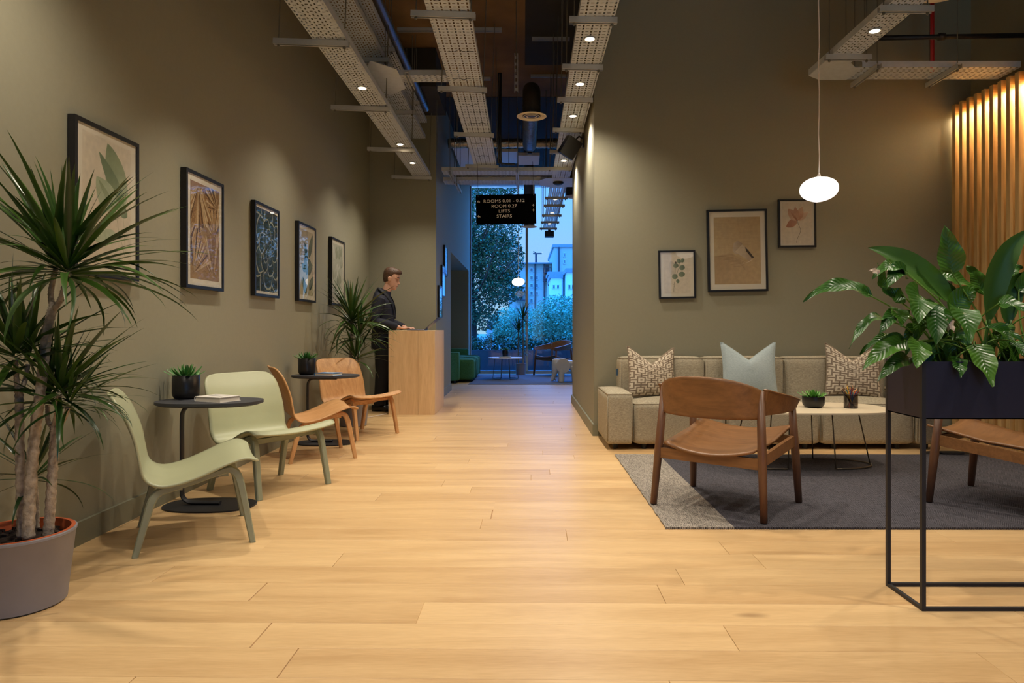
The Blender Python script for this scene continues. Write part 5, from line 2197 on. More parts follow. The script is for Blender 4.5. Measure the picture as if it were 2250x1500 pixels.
def armchair(label, loc, rz, group=None, zoff=0.0):
    t = thing('wooden_armchair', label, 'armchair', loc, rz, group)
    for sy in (-1, 1):
        for p0, p1 in (((-0.285, 0.325 * sy, 0.004), (-0.222, 0.285 * sy, 0.695)), ((0.285, 0.335 * sy, 0.004), (0.232, 0.312 * sy, 0.585))):
            b = MB()
            b.tube([p0, tuple((Vector(p0) + Vector(p1)) / 2), p1], [0.0195, 0.0245, 0.021], 14, flat=(1.0, 1.0))
            o = b.build('leg', WALNUT_Z, t, smooth=True)
            q = MB()
            q.lathe([(0.016, -0.004), (0.017, 0.002)], (p0[0], p0[1], 0.004), 12)
            q.build('foot_pad', BLACK, o)
        b = MB()
        b.bar((-0.255, 0.298 * sy, 0.315), (0.255, 0.318 * sy, 0.375), 0.022, 0.062)
        b.build('side_rail', WALNUT, t)
    b = MB()
    b.bar((-0.258, -0.30, 0.305), (-0.258, 0.30, 0.305), 0.022, 0.06)
    b.build('rear_rail', WALNUT, t)
    b = MB()
    b.bar((0.245, -0.31, 0.375), (0.245, 0.31, 0.375), 0.022, 0.05)
    b.build('front_rail', WALNUT, t)

    def seat(u, v):
        s = (v - 0.5) * 2
        x = -0.275 + 0.585 * u
        half = 0.262 + 0.028 * u
        z = 0.345 + 0.085 * u - 0.02 * (1 - abs(2 * u - 1)) - 0.042 * (1 - s * s)
        x -= 0.02 * (1 - s * s) * (1 - u)
        return (x, s * half, z + 0.03)
    grid('seat', 18, 18, seat, WALNUT, t, solid=0.013, offset=-1)

    # tall bent back panel between the rear posts
    def back(u, v):
        a = radians(-74 + 148 * u)
        R = 0.315
        y = R * sin(a) * 1.0
        x = -0.205 - 0.155 * (cos(a) - cos(radians(74))) / (1 - cos(radians(74)))
        k = 1 - abs(2 * u - 1) ** 2.2
        top = 0.685 + 0.085 * k
        bot = 0.545 - 0.005 * k
        z = bot + (top - bot) * v
        # the lower corners are cut round
        edge = min(u, 1 - u)
        if edge < 0.06:
            z = z + (0.06 - edge) / 0.06 * 0.03 * (1 - v)
        return (x - 0.045 * (v - 0.5) * k, y, z)
    grid('backrest', 36, 10, back, WALNUT, t, solid=0.014, offset=0)
    for sy in (-1, 1):
        def arm(u, v, sy=sy):
            x = -0.215 + 0.515 * u
            y = sy * (0.290 + 0.034 * sin(pi * min(1, u * 0.9)))
            top = 0.700 - 0.092 * (u ** 0.9)
            bot = 0.565 - 0.010 * u
            z = bot + (top - bot) * v
            return (x, y + sy * 0.022 * v, z)
        grid('armrest', 16, 6, arm, WALNUT, t, solid=0.026, offset=0, smooth=False)
        b = MB()
        pts = []
        for i in range(13):
            u = i / 12
            pts.append((-0.215 + 0.515 * u, sy * (0.290 + 0.034 * sin(pi * min(1, u * 0.9)) + 0.022), 0.702 - 0.092 * (u ** 0.9)))
        b.tube(pts, 1.0, 10, flat=(0.020, 0.007))
        b.build('arm_cap', WALNUT, t, smooth=True)
    return t


G_A = 'wooden armchairs on the grey rug'
ac1 = armchair('brown wooden armchair seen from behind on the grey rug', (1.20, 4.05, RUGT), radians(51.5), G_A)
ac2 = dup(ac1, (2.86, 4.06, RUGT), radians(180 - 51.5), 'brown wooden armchair half hidden behind the black planter', G_A)

# ------------------------------------------------------------------ pendant lamps


def pendant(label, loc, R, top, m):
    """pebble shaped opal shade hung on a cord; loc is the centre of the shade"""
    t = thing('pendant_lamp', label, 'lamp', loc)

    def fn(u, v):
        th, ph = pi * u, 2 * pi * v
        x = R * sin(th) * cos(ph)
        y = R * sin(th) * sin(ph)
        k = 0.70 if cos(th) > 0 else 0.64
        z = R * k * math.copysign(abs(cos(th)) ** 0.88, cos(th))
        x *= 1.0 + 0.10 * max(0, -cos(th) * 0.2)
        z -= 0.10 * x * (1 if cos(th) < 0 else 0.35)
        x += 0.06 * R * cos(th)
        z += 0.13 * max(0.0, x) * (1 if cos(th) < 0 else 0.2) * 1.2
        return (x, y, z)
    grid('shade', 22, 36, fn, m, t)
    b = MB()
    z0 = R * 0.68
    b.lathe([(0.012, z0 - 0.006), (0.014, z0 + 0.006), (0.006, z0 + 0.03)], n=14)
    b.build('cord_grip', CORD, t, smooth=True)
    b = MB()
    r = random.Random(4)
    n = 16
    Ht = top - loc[2]
    b.tube([(0.004 * sin(i * 2.2) * (1 if 0 < i < n else 0), 0, z0 + (Ht - z0) * i / n) for i in range(n + 1)], 0.0042, 8)
    for i in (5, 9):
        b.tube([(0, 0, z0 + i * 0.17), (0, 0, z0 + i * 0.17 + 0.006)], 0.0075, 8)
    b.build('cord', CORD, t, smooth=True)
    return t


pendant('glowing white pebble pendant hung over the coffee table', (2.035, 4.70, 1.998), 0.126, HC, OPAL)
pendant('small glowing pendant in front of the far window', (-0.10, 13.4, 1.945), 0.125, HC, OPAL2)

# ------------------------------------------------------------------ black planter stand in front
PX0, PX1, PY0, PY1 = 1.478, 2.32, 2.53, 2.785
pl = thing('planter_stand', 'tall black metal planter trough on a thin bar frame', 'planter', (0, 0, 0))
w_ = 0.0135
PZ0, PZ1 = 0.712, 0.925
b = MB()
for (x0, x1, y0, y1) in ((PX0 + 0.012, PX1 - 0.012, PY0, PY0 + 0.004), (PX0 + 0.012, PX1 - 0.012, PY1 - 0.004, PY1), (PX0, PX0 + 0.004, PY0, PY1), (PX1 - 0.004, PX1, PY0, PY1)):
    b.bb(x0, x1, y0, y1, PZ0, PZ1)
b.bb(PX0, PX1, PY0, PY1, PZ0, PZ0 + 0.004)
b.build('trough', NAVYBLACK, pl)
for x in (PX0 + w_ / 2, PX1 - w_ / 2):
    for yv in (PY0 + w_ / 2, PY1 - w_ / 2):
        b = MB()
        b.bb(x - w_ / 2 - 0.0006, x + w_ / 2 + 0.0006, yv - w_ / 2 - 0.0006, yv + w_ / 2 + 0.0006, 0, PZ1)
        b.build('leg', BLACK, pl)
for yv in (PY0 + w_ / 2, PY1 - w_ / 2):
    b = MB()
    b.bb(PX0 + w_, PX1 - w_, yv - w_ / 2, yv + w_ / 2, 0, w_)
    b.build('base_bar', BLACK, pl)
for x in (PX0 + w_ / 2, PX1 - w_ / 2):
    b = MB()
    b.bb(x - w_ / 2, x + w_ / 2, PY0 + w_, PY1 - w_, 0, w_)
    b.build('base_bar', BLACK, pl)
b = MB()
b.bb(PX0 + 0.005, PX1 - 0.005, PY0 + 0.005, PY1 - 0.005, PZ0 + 0.1, PZ1 - 0.035)
b.build('soil', SOIL, pl)


def CP(cx, cy, Z):
    """point from the close-up of the planter (3.41 px per picture px)"""
    return W(1740 + cx / 3.41, 460 + cy / 3.41, Z)


def broad_leaf(parent, base, tip, width, arch, facing, m, n=14, k=8, curl=0.25, wave=0.006, seed=0, tipw=1.35, fat=0.42):
    """elliptic blade from base to tip; arch is the offset of the middle, facing the way its upper side looks"""
    P0, P1, A, Fc = Vector(base), Vector(tip), Vector(arch), Vector(facing)
    r = random.Random(seed)
    ph = r.uniform(0, 6)

    def fn(u, v):
        c = P0 * (1 - u) ** 2 + (P0 + P1) * 0.5 * 2 * u * (1 - u) + P1 * u * u + A * (4 * u * (1 - u))
        t = (P1 - P0) + A * (4 - 8 * u)
        t.normalize()
        s = t.cross(Fc)
        if s.length < 1e-4:
            s = t.cross(Vector((0.3, 0.2, 1)))
        s.normalize()
        nn = s.cross(t)
        q = u ** fat if fat != 1 else u
        w = width / 2 * (sin(pi * min(1, q ** tipw)) ** 0.85 if 0 < u < 1 else 0.0)
        w = max(w, 0.0008)
        e = (v - 0.5) * 2
        return c + s * (e * w) + nn * (abs(e) ** 1.5 * w * curl + wave * sin(u * 14 + ph + e * 2) * abs(e))
    me = grid_mesh('leaf', n, k, fn, m)
    return link('leaf', me, parent)


lily = thing('peace_lily', 'glossy peace lily with veined leaves spilling over the black planter', 'plant', (0, 0, 0))
FR = Vector((0.0, -1.0, 0.25))
UP = Vector((0.1, -0.45, 1.0))
m_px = 2.6 / 1500 / 3.41
LEAVES = [
    # base, tip, width, base depth, tip depth, arch(z), facing
    ((600, 652), (85, 690), 135, 2.60, 2.55, 0.050, (0.1, -0.8, 0.75)),
    ((1205, 482), (1145, 120), 190, 2.66, 2.64, 0.000, (-0.25, -1, 0.1)),
    ((860, 475), (600, 520), 125, 2.62, 2.58, 0.035, (0, -0.7, 0.8)),
    ((855, 480), (715, 590), 150, 2.62, 2.56, 0.03, (-0.5, -0.9, 0.3)),
    ((850, 660), (662, 575), 120, 2.62, 2.60, -0.01, (0.2, -1, 0.3)),
    ((960, 650), (945, 858), 250, 2.60, 2.52, 0.03, FR),
    ((1080, 705), (1075, 1025), 215, 2.60, 2.52, 0.02, FR),
    ((1255, 745), (1340, 1005), 235, 2.60, 2.50, 0.03, FR),
    ((820, 785), (655, 935), 125, 2.62, 2.55, 0.02, (-0.3, -0.9, 0.6)),
    ((700, 822), (428, 1045), 95, 2.60, 2.52, 0.045, (-0.5, -0.6, 0.7)),
    ((870, 985), (530, 1205), 165, 2.60, 2.50, 0.025, (-0.3, -0.9, 0.6)),
    ((890, 1110), (640, 1292), 120, 2.60, 2.50, 0.02, (-0.3, -0.9, 0.5)),
    ((955, 985), (935, 1188), 185, 2.56, 2.49, 0.01, FR),
    ((1365, 1010), (1510, 1328), 195, 2.56, 2.46, 0.01, FR),
    ((1235, 1105), (1268, 1260), 120, 2.55, 2.49, 0.005, FR),
    ((1540, 712), (1800, 800), 150, 2.58, 2.52, 0.02, (0.2, -0.8, 0.7)),
    ((1180, 770), (1400, 600), 175, 2.66, 2.66, 0.02, (0.2, -1, 0.3)),
    ((1090, 500), (1390, 620), 140, 2.72, 2.74, 0.02, (0.1, -0.9, 0.6)),
    ((1440, 640), (1300, 425), 115, 2.74, 2.74, 0.02, (-0.2, -1, 0.2)),
    ((1450, 885), (1740, 1000), 100, 2.58, 2.52, 0.02, (0, -0.7, 0.8)),
    ((1660, 985), (1770, 1130), 120, 2.58, 2.52, 0.01, FR),
    ((790, 745), (822, 878), 150, 2.61, 2.55, 0.01, FR),
    ((835, 975), (508, 1085), 100, 2.66, 2.60, 0.03, (-0.3, -0.6, 0.8)),
    ((1700, 620), (1860, 480), 150, 2.70, 2.72, 0.02, (0.1, -1, 0.2)),
    ((1560, 880), (1640, 1040), 140, 2.64, 2.60, 0.02, FR),
    ((1000, 720), (905, 1000), 120, 2.64, 2.62, 0.0, FR),
    ((1180, 950), (1330, 1030), 110, 2.62, 2.58, 0.02, FR),
    ((1120, 980), (1250, 1090), 120, 2.66, 2.64, 0.02, FR),
    ((930, 870), (850, 1110), 130, 2.66, 2.64, 0.02, FR),
    ((1560, 540), (1730, 440), 120, 2.75, 2.76, 0.02, FR),
    ((690, 600), (640, 400), 90, 2.70, 2.70, 0.0, (0.2, -1, 0.1)),
    ((1840, 760), (2060, 900), 180, 2.60, 2.52, 0.04, FR),
    ((1900, 640), (2150, 700), 170, 2.68, 2.66, 0.05, (0, -0.8, 0.6)),
    ((2000, 900), (2120, 1160), 170, 2.58, 2.48, 0.02, FR),
    ((1880, 960), (1900, 1180), 160, 2.58, 2.50, 0.02, FR),
    ((2200, 700), (2400, 560), 170, 2.66, 2.66, 0.03, FR),
    ((2250, 900), (2420, 1100), 170, 2.58, 2.50, 0.03, FR),
    ((2060, 620), (2140, 380), 170, 2.68, 2.68, 0.0, FR),
]
b = MB()
rr = random.Random(17)
for i, (bp, tp, wd, zb, zt, ar, fc) in enumerate(LEAVES):
    P0, P1 = CP(*bp, zb), CP(*tp, zt)
    broad_leaf(lily, P0, P1, wd * m_px * 1.02, (0, 0, ar), fc, LILY, seed=i)
    foot = Vector((min(max(P0.x * 0.35 + (1.86 if P0.x < 2.1 else 2.1) * 0.65 + rr.uniform(-.1, .1), PX0 + 0.08), PX1 - 0.06), 2.655 + rr.uniform(-.05, .05), PZ1 - 0.04))
    d = (P1 - P0).normalized()
    mid = (P0 + foot) / 2 + Vector((0, 0, 0.03)) - d * 0.03
    if (P0 - foot).length > 0.05:
        q = MB()
        q.tube(spline([tuple(foot), tuple(mid), tuple(P0), tuple(P0 + d * 0.012)], 12), [0.0042 - 0.002 * k / 12 for k in range(13)], 6)
        q.build('stalk', PETIOLE, lily, smooth=True)
for bp, tp, wd in (((1165, 815), (1215, 922), 55), ((655, 478), (575, 458), 42)):
    broad_leaf(lily, CP(*bp, 2.56), CP(*tp, 2.54), wd * m_px, (0, 0, 0.004), FR, SPATHE, n=8, k=4)
    lily.children[-1].name = 'flower'
# dark small leaves low between the stalks
for i in range(22):
    x = rr.uniform(PX0 + 0.05, PX1 - 0.04)
    P0 = Vector((x, rr.uniform(2.57, 2.74), PZ1 - 0.03))
    a = rr.uniform(-1.2, 1.2)
    P1 = P0 + Vector((sin(a) * 0.13, rr.uniform(-0.05, 0.06), rr.uniform(0.05, 0.2)))
    broad_leaf(lily, P0, P1, rr.uniform(0.045, 0.075), (0, 0, 0.02), (rr.uniform(-.3, .3), -0.9, 0.4), LILY, n=8, k=4, seed=100 + i)
asp = thing('broad_leaved_plant', 'plant with long smooth strap leaves behind the peace lily in the planter', 'plant', (0, 0, 0))
for i, (bp, tp, wd, zb, zt, ar, fc) in enumerate((((1200, 700), (568, 288), 225, 2.70, 2.68, 0.035, (0.1, -0.9, 0.35)),
                                                 ((1465, 860), (1800, 140), 215, 2.62, 2.60, 0.03, (0.3, -0.8, 0.55)),
                                                 ((1620, 860), (1830, 470), 190, 2.70, 2.72, 0.03, (0.15, -1.0, 0.1)),
                                                 ((1210, 690), (1090, 510), 120, 2.72, 2.73, 0.0, (-0.3, -1, 0.1)))):
    P0, P1 = CP(*bp, zb), CP(*tp, zt)
    arch = (-0.045, 0, 0.03) if i in (1, 2) else (0, 0, ar)
    broad_leaf(asp, P0, P1, wd * m_px, arch, fc, ASPI, n=22, k=8, curl=0.35, wave=0.002, seed=300 + i, tipw=1.15, fat=0.62)
    foot = Vector((min(max(P0.x + rr.uniform(-.02, .02), PX0 + 0.08), PX1 - 0.08), 2.66, PZ1 - 0.04))
    d = (P1 - P0).normalized()
    q = MB()
    q.tube(spline([tuple(foot), tuple((foot + P0) / 2 - d * 0.02), tuple(P0 + d * 0.02)], 10), 0.006, 8)
    q.build('stalk', ASPI, asp, smooth=True)

# ------------------------------------------------------------------ far sitting corner by the window


def sofa_green():
    t = thing('sofa', 'dark green upholstered sofa end showing in the niche by the window', 'sofa', (0, 0, 0))
    block('arm', t, -2.30, -1.215, 12.85, 13.10, 0.05, 0.585, 0.03, 0.012, 0.005, GREENSOFA, GREENSOFA, ('top', 'front'))
    for y0, y1 in ((13.11, 14.05), (14.06, 14.98)):
        block('seat_cushion', t, -2.0, -0.945, y0, y1, 0.05, 0.44, 0.05, 0.03, 0.01, GREENSOFA, GREENSOFA, ('top',))
        block('backrest', t, -2.32, -1.98, y0, y1, 0.05, 0.80, 0.05, 0.02, 0.01, GREENSOFA, GREENSOFA, ('top',))
    # tufted seams down the seat front
    b = MB()
    for yv in (13.4, 13.72, 14.35, 14.68):
        b.tube([(-1.5, yv, 0.462), (-1.0, yv, 0.462), (-0.955, yv, 0.445), (-0.934, yv, 0.40), (-0.932, yv, 0.08)], 0.006, 6)
    b.build('seam', GREENSOFA, t, smooth=True)
    block('arm', t, -2.30, -1.215, 14.99, 15.20, 0.05, 0.585, 0.03, 0.012, 0.005, GREENSOFA, GREENSOFA, ('top', 'front'))
    for x in (-1.3, -2.2):
        for yv in (12.95, 15.1):
            b = MB()
            b.lathe([(0.022, 0.0), (0.026, 0.055)], n=12)
            b.build('foot', BLACK, t, loc=(x, yv, 0))
    return t


sofa_green()
throw_cushion('pale lattice cushion leaning on the dark green sofa', (-1.62, 13.42, 0.47), 0.46, 0.16, 0.08, LATTICEBLUE, radians(52), -0.2)
rg2 = thing('rug', 'blue grey rug under the coffee table by the far window', 'rug', (-1.02, 12.62, 0))
rug_sheet('woven_sheet', rg2, 3.2, 2.75, RUG2, thick=0.008)
ct2 = coffee_table('small white coffee table on wire legs by the far window', (-0.365, 13.95, 0.009), 0.70, 0.62, 0.435, 0.52, 0.42, 0.18, top=WHITEPAINT)
BK_TEAL = mat('teal_cover', (60, 110, 120), 0.5)
book('lower pale book on the far white coffee table', (-0.37, 13.88, 0.4445), radians(8), 0.24, 0.17, 0.016, BK_WHITE, 'books on the far coffee table')
book('teal book on the pale book on the far coffee table', (-0.365, 13.88, 0.461), radians(-4), 0.22, 0.16, 0.016, BK_TEAL, 'books on the far coffee table')
small_pot('black pot of succulent on the books by the far window', (-0.365, 13.88, 0.4775), 0.066, 0.12, 61, 26, 0.08, 0.026)
ac3 = dup(ac1, (0.665, 14.92, 0.009), radians(222), 'brown wooden armchair in front of the far window')
del ac3['group']

# elephant shaped stool
el = thing('elephant_stool', 'small cream elephant shaped stool on the far blue grey rug', 'stool', (0.80, 13.22, 0.009), 0)
ELM = mat('cream_plastic', (216, 212, 202), 0.45, vary=0.01)


def bake(name, b, m, parent, voxel, smooth_it=6, fac=0.5, loc=(0, 0, 0)):
    """one continuous skin from overlapping pieces"""
    me = b.mesh(name, m)
    bm = bmesh.new()
    bm.from_mesh(me)
    bmesh.ops.recalc_face_normals(bm, faces=bm.faces)
    bm.to_mesh(me)
    bm.free()
    o = link(name, me)
    r = o.modifiers.new('r', 'REMESH')
    r.mode = 'VOXEL'
    r.voxel_size = voxel
    if smooth_it:
        sm = o.modifiers.new('s', 'SMOOTH')
        sm.iterations = smooth_it
        sm.factor = fac
    bpy.context.view_layer.update()
    ev = o.evaluated_get(bpy.context.evaluated_depsgraph_get())
    out = bpy.data.meshes.new_from_object(ev)
    bpy.data.objects.remove(o)
    out.name = name
    out.polygons.foreach_set('use_smooth', [True] * len(out.polygons))
    if not out.materials:
        out.materials.append(m)
    return link(name, out, parent, loc)


def ell(cx, cy, cz, rx, ry, n=20, tx=0.0, ty=0.0, p=2.0):
    """horizontal ellipse ring; tx tilts it forward (z falls with x)"""
    out = []
    for i in range(n):
        a = 2 * pi * i / n
        c, s_ = cos(a), sin(a)
        x = rx * math.copysign(abs(c) ** (2 / p), c)
        y = ry * math.copysign(abs(s_) ** (2 / p), s_)
        out.append((cx + x, cy + y, cz - tx * x - ty * y))
    return out


b = MB()
# body: arched back carried by four stout legs; the head and trunk at local -x
b.loft([ell(0.03, 0, 0.25, 0.17, 0.10), ell(0.03, 0, 0.30, 0.20, 0.125), ell(0.03, 0, 0.36, 0.20, 0.13), ell(0.03, 0, 0.40, 0.17, 0.11), ell(0.03, 0, 0.415, 0.10, 0.06)])
for x, dx in ((-0.06, -0.01), (0.17, 0.03)):
    for sy in (-1, 1):
        b.loft([ell(x + dx, sy * 0.10, 0.0, 0.055, 0.05), ell(x + dx * 0.6, sy * 0.09, 0.12, 0.055, 0.05), ell(x, sy * 0.075, 0.30, 0.07, 0.055)])
b.loft([ell(-0.15, 0, 0.445, 0.06, 0.06), ell(-0.15, 0, 0.43, 0.09, 0.085), ell(-0.155, 0, 0.36, 0.095, 0.095), ell(-0.17, 0, 0.27, 0.08, 0.085), ell(-0.19, 0, 0.18, 0.055, 0.065), ell(-0.215, 0, 0.10, 0.042, 0.05), ell(-0.235, 0, 0.035, 0.036, 0.042), ell(-0.245, 0, 0.01, 0.03, 0.035)])
bake('body', b, ELM, el, 0.009, 8)
for sy in (-1, 1):
    b = MB()
    pts = superellipse(0.26, 0.27, 2.3, 28)
    b.prism([(x, z) for x, z in pts], -0.007, 0.007)
    o = b.build('ear', ELM, el, loc=(-0.035, sy * 0.135, 0.315), auto=40)
    o.rotation_euler = (radians(90 + sy * -6), 0, radians(sy * 8))
b = MB()
b.tube([(-0.185, 0, 0.10), (-0.20, 0.0, 0.06), (-0.17, 0.0, 0.02)], [0.02, 0.016, 0.008], 10)
b.build('trunk_tip', ELM, el, smooth=True)

# ------------------------------------------------------------------ receptionist
mn = thing('person', 'person in a dark navy suit standing behind the oak desk looking down', 'person', (-1.785, 8.70, 0))


def head_pt(x, y, z, loc=Vector((0.103, 0, 1.672)), pitch=radians(16), k=1.06):
    v = Euler((0, pitch, 0)).to_matrix() @ (Vector((x, y, z)) * k)
    return tuple(v + loc)


def head_ring(z, xf, xb, w, n=28, p=2.15):
    out = []
    for i in range(n):
        a = 2 * pi * i / n
        c, s_ = cos(a), sin(a)
        cx = math.copysign(abs(c) ** (2 / p), c)
        x = xf * cx if c > 0 else -xb * cx
        out.append(head_pt(x, w * math.copysign(abs(s_) ** (2 / p), s_), z))
    return out


b = MB()
HEADTAB = [(-0.121, .070, .02, .022), (-0.114, .086, -.005, .032), (-0.098, .093, -.035, .043), (-0.08, .089, -.05, .051), (-0.066, .091, -.062, .056), (-0.05, .089, -.07, .060), (-0.03, .086, -.08, .065), (-0.008, .080, -.089, .0695), (0.012, .079, -.095, .072),
           (0.03, .088, -.099, .074), (0.05, .090, -.101, .075), (0.075, .084, -.098, .073), (0.095, .066, -.086, .063), (0.11, .042, -.066, .046), (0.118, .015, -.035, .022)]
b.loft([head_ring(*r_) for r_ in HEADTAB])
# nose, lips, brow, chin
b.loft([[head_pt(x, y, z) for x, y, z in ring] for ring in (
    [(.080, -.008, .016), (.092, 0, .018), (.080, .008, .016), (.07, 0, .016)],
    [(.082, -.011, -.008), (.104, 0, -.006), (.082, .011, -.008), (.07, 0, -.008)],
    [(.084, -.016, -.030), (.119, 0, -.028), (.084, .016, -.030), (.07, 0, -.030)],
    [(.084, -.017, -.040), (.112, 0, -.044), (.084, .017, -.040), (.07, 0, -.040)])])
b.tube([head_pt(.078, -.024, -.0585), head_pt(.0935, 0, -.0565), head_pt(.078, .024, -.0585)], [.004, .0062, .004], 8)
b.tube([head_pt(.076, -.022, -.0695), head_pt(.091, 0, -.0705), head_pt(.076, .022, -.0695)], [.004, .0068, .004], 8)
for sy in (-1, 1):
    b.tube([head_pt(.058, sy * .058, .024), head_pt(.079, sy * .036, .031), head_pt(.088, sy * .012, .026)], [.007, .0085, .007], 8)
    # ears
    b.tube([head_pt(-.012, sy * .072, -.036), head_pt(-.018, sy * .080, -.016), head_pt(-.022, sy * .083, .006), head_pt(-.010, sy * .080, .022), head_pt(.004, sy * .074, .012), head_pt(.003, sy * .072, -.018)], [.006, .007, .0085, .007, .006, .005], 8)
    b.tube([head_pt(-.006, sy * .070, -.03), head_pt(-.008, sy * .075, .01)], [.010, .013], 8)
# neck and the body under the clothes
b.tube([(0.0, 0, 1.38), (0.016, 0, 1.46), (0.045, 0, 1.53), (0.075, 0, 1.60), (0.085, 0, 1.66)], [.075, .062, .057, .057, .062], 20)
b.loft([ell(0.0, 0, 0.88, .085, .13), ell(0.0, 0, 1.0, .085, .14), ell(0.01, 0, 1.15, .095, .145), ell(0.01, 0, 1.3, .10, .15), ell(0.0, 0, 1.38, .075, .13), ell(0.0, 0, 1.43, .05, .08)])
ARMS = {}
for sy in (-1, 1):
    if sy < 0:
        sh, elb, wr = (-0.01, -0.195, 1.425), (-0.055, -0.255, 1.135), (0.215, -0.145, 1.058)
    else:
        sh, elb, wr = (-0.01, 0.195, 1.425), (-0.02, 0.25, 1.14), (0.245, 0.11, 1.058)
    ARMS[sy] = (sh, elb, wr)
    b.tube([(0, sy * 0.09, 1.365), (sh[0], sh[1] * .9, 1.365), tuple((Vector(sh) + Vector(elb)) / 2), elb], [.045, .045, .042, .038], 14)
    b.tube([elb, tuple((Vector(elb) + Vector(wr)) / 2), wr], [.040, .036, .027], 14)
    # leg
    b.tube([(0.0, sy * .085, .90), (0.01, sy * .10, .70), (0.005, sy * .10, .50), (-0.012, sy * .10, .33), (-0.03, sy * .10, .09)], [.08, .072, .052, .05, .036], 14)
    b.tube([(-0.07, sy * .10, .055), (0.0, sy * .105, .045), (0.10, sy * .115, .04)], [.032, .034, .028], 10)
    # hand lying on the desk: palm, four fingers, thumb
    w0 = Vector(wr)
    d = (Vector(wr) - Vector(elb))
    d.z = 0
    d.normalize()
    sd = Vector((-d.y, d.x, 0))
    pal = w0 + d * 0.045 + Vector((0, 0, -0.014))
    b.tube([tuple(w0), tuple(w0 + d * 0.02 + Vector((0, 0, -.005)))], [.026, .027], 12)
    b.loft([[tuple(P + sd * (wd * cos(2 * pi * i / 14)) + Vector((0, 0, th * sin(2 * pi * i / 14)))) for i in range(14)] for P, wd, th in
            ((w0, .026, .020), (w0 + d * .03 + Vector((0, 0, -.008)), .036, .017), (pal + d * .025, .042, .015), (pal + d * .05, .040, .012))])
    for k, (off, ln) in enumerate(((-.031, .070), (-.011, .080), (.010, .075), (.030, .060))):
        p0 = pal + d * 0.040 + sd * off
        sp_d = (d + sd * off * 3.2).normalized()
        p1 = p0 + sp_d * ln * 0.45 + Vector((0, 0, 0.008))
        p2 = p1 + sp_d * ln * 0.32 + Vector((0, 0, -0.008))
        p3 = p2 + sp_d * ln * 0.25 + Vector((0, 0, -0.010))
        b.tube([tuple(p0), tuple(p1), tuple(p2), tuple(p3)], [.0095, .0088, .0080, .0062], 10)
    ts = -sd * sy          # thumb on the inner side
    p0 = w0 + d * 0.025 + ts * 0.026 + Vector((0, 0, -.008))
    p1 = p0 + d * 0.03 + ts * 0.026 + Vector((0, 0, -.002))
    p2 = p1 + d * 0.032 + ts * 0.008 + Vector((0, 0, -.006))
    b.tube([tuple(p0), tuple(p1), tuple(p2)], [.013, .0105, .0075], 10)
bake('body', b, SKIN, mn, 0.0052, 3, 0.4)

# hair: cropped sides, fuller top swept forward
b = MB()
b.loft([head_ring(z, xf, xb, w) for z, xf, xb, w in (
    (-0.058, -.050, -.081, .050), (-0.035, -.034, -.094, .066), (-0.012, -.026, -.103, .073), (0.01, .004, -.108, .0765), (0.03, .022, -.111, .079), (0.05, .036, -.112, .081), (0.066, .052, -.112, .081),
    (0.078, .094, -.111, .080), (0.092, .106, -.107, .077), (0.108, .105, -.098, .071), (0.124, .090, -.082, .060), (0.136, .058, -.056, .042), (0.141, .02, -.03, .02))])
bake('hair', b, HAIR, mn, 0.006, 2, 0.4)
b = MB()
for sy in (-1, 1):
    b.tube([head_pt(.070, sy * .052, .034), head_pt(.0865, sy * .034, .041), head_pt(.094, sy * .014, .036)], [.003, .0048, .0035], 6)
b.build('eyebrows', HAIR, mn, smooth=True)
for sy in (-1, 1):
    b = MB()
    b.lathe([(.001, -.0055), (.006, -.004), (.0085, 0), (.006, .003), (.001, .004)], head_pt(.0755, sy * .031, .008), 12)
    b.build('eye', EYE, mn, smooth=True)
b = MB()
b.tube([head_pt(.080, -.022, -.0625), head_pt(.0935, -.008, -.0605), head_pt(.0965, 0, -.0612), head_pt(.0935, .008, -.0605), head_pt(.080, .022, -.0625)], [.002, .0042, .0046, .0042, .002], 8)
b.build('lips', mat('lips', (168, 104, 92), 0.5), mn, smooth=True)
# shirt, jacket, trousers, shoes
b = MB()
b.loft([ell(0.005, 0, 1.36, .105, .12, tx=.2), ell(0.01, 0, 1.43, .095, .11, tx=.3), ell(0.02, 0, 1.485, .073, .078, tx=.42), ell(0.033, 0, 1.52, .066, .068, tx=.45), ell(0.036, 0, 1.53, .062, .064, tx=.45)])
b.build('shirt', SHIRT, mn, auto=60)
b = MB()
b.loft([ell(-0.005, 0, 0.785, .145, .20, 28, tx=-.04), ell(-0.008, 0, 0.86, .142, .198, 28), ell(-0.01, 0, 0.96, .135, .185, 28), ell(0.0, 0, 1.07, .132, .175, 28), ell(0.005, 0, 1.2, .138, .185, 28), ell(0.0, 0, 1.32, .138, .205, 28, tx=.05),
        ell(-0.005, 0, 1.40, .128, .205, 28, tx=.1), ell(-0.008, 0, 1.455, .108, .165, 28, tx=.3), ell(0.0, 0, 1.495, .088, .105, 28, tx=.55), ell(0.01, 0, 1.515, .076, .083, 28, tx=.75)])
for sy in (-1, 1):
    sh, elb, wr = ARMS[sy]
    m1 = tuple((Vector(sh) + Vector(elb)) / 2 + Vector((-.006, 0, 0)))
    m2 = tuple((Vector(elb) + Vector(wr)) / 2)
    e2 = tuple(Vector(elb) + (Vector(wr) - Vector(elb)) * 0.95)
    path = spline([(sh[0], sh[1] * 0.93, 1.415, .083), m1 + (.071,), elb + (.064,), m2 + (.056,), e2 + (.045,)], 28)
    b.tube([p[:3] for p in path], [p[3] for p in path], 16)
    b.loft([ell(sh[0], sh[1] * .72, 1.33, .085, .09), ell(sh[0], sh[1] * .72, 1.42, .082, .085), ell(sh[0], sh[1] * .70, 1.455, .06, .065)])
bake('jacket', b, SUIT, mn, 0.009, 4, 0.5)
b = MB()
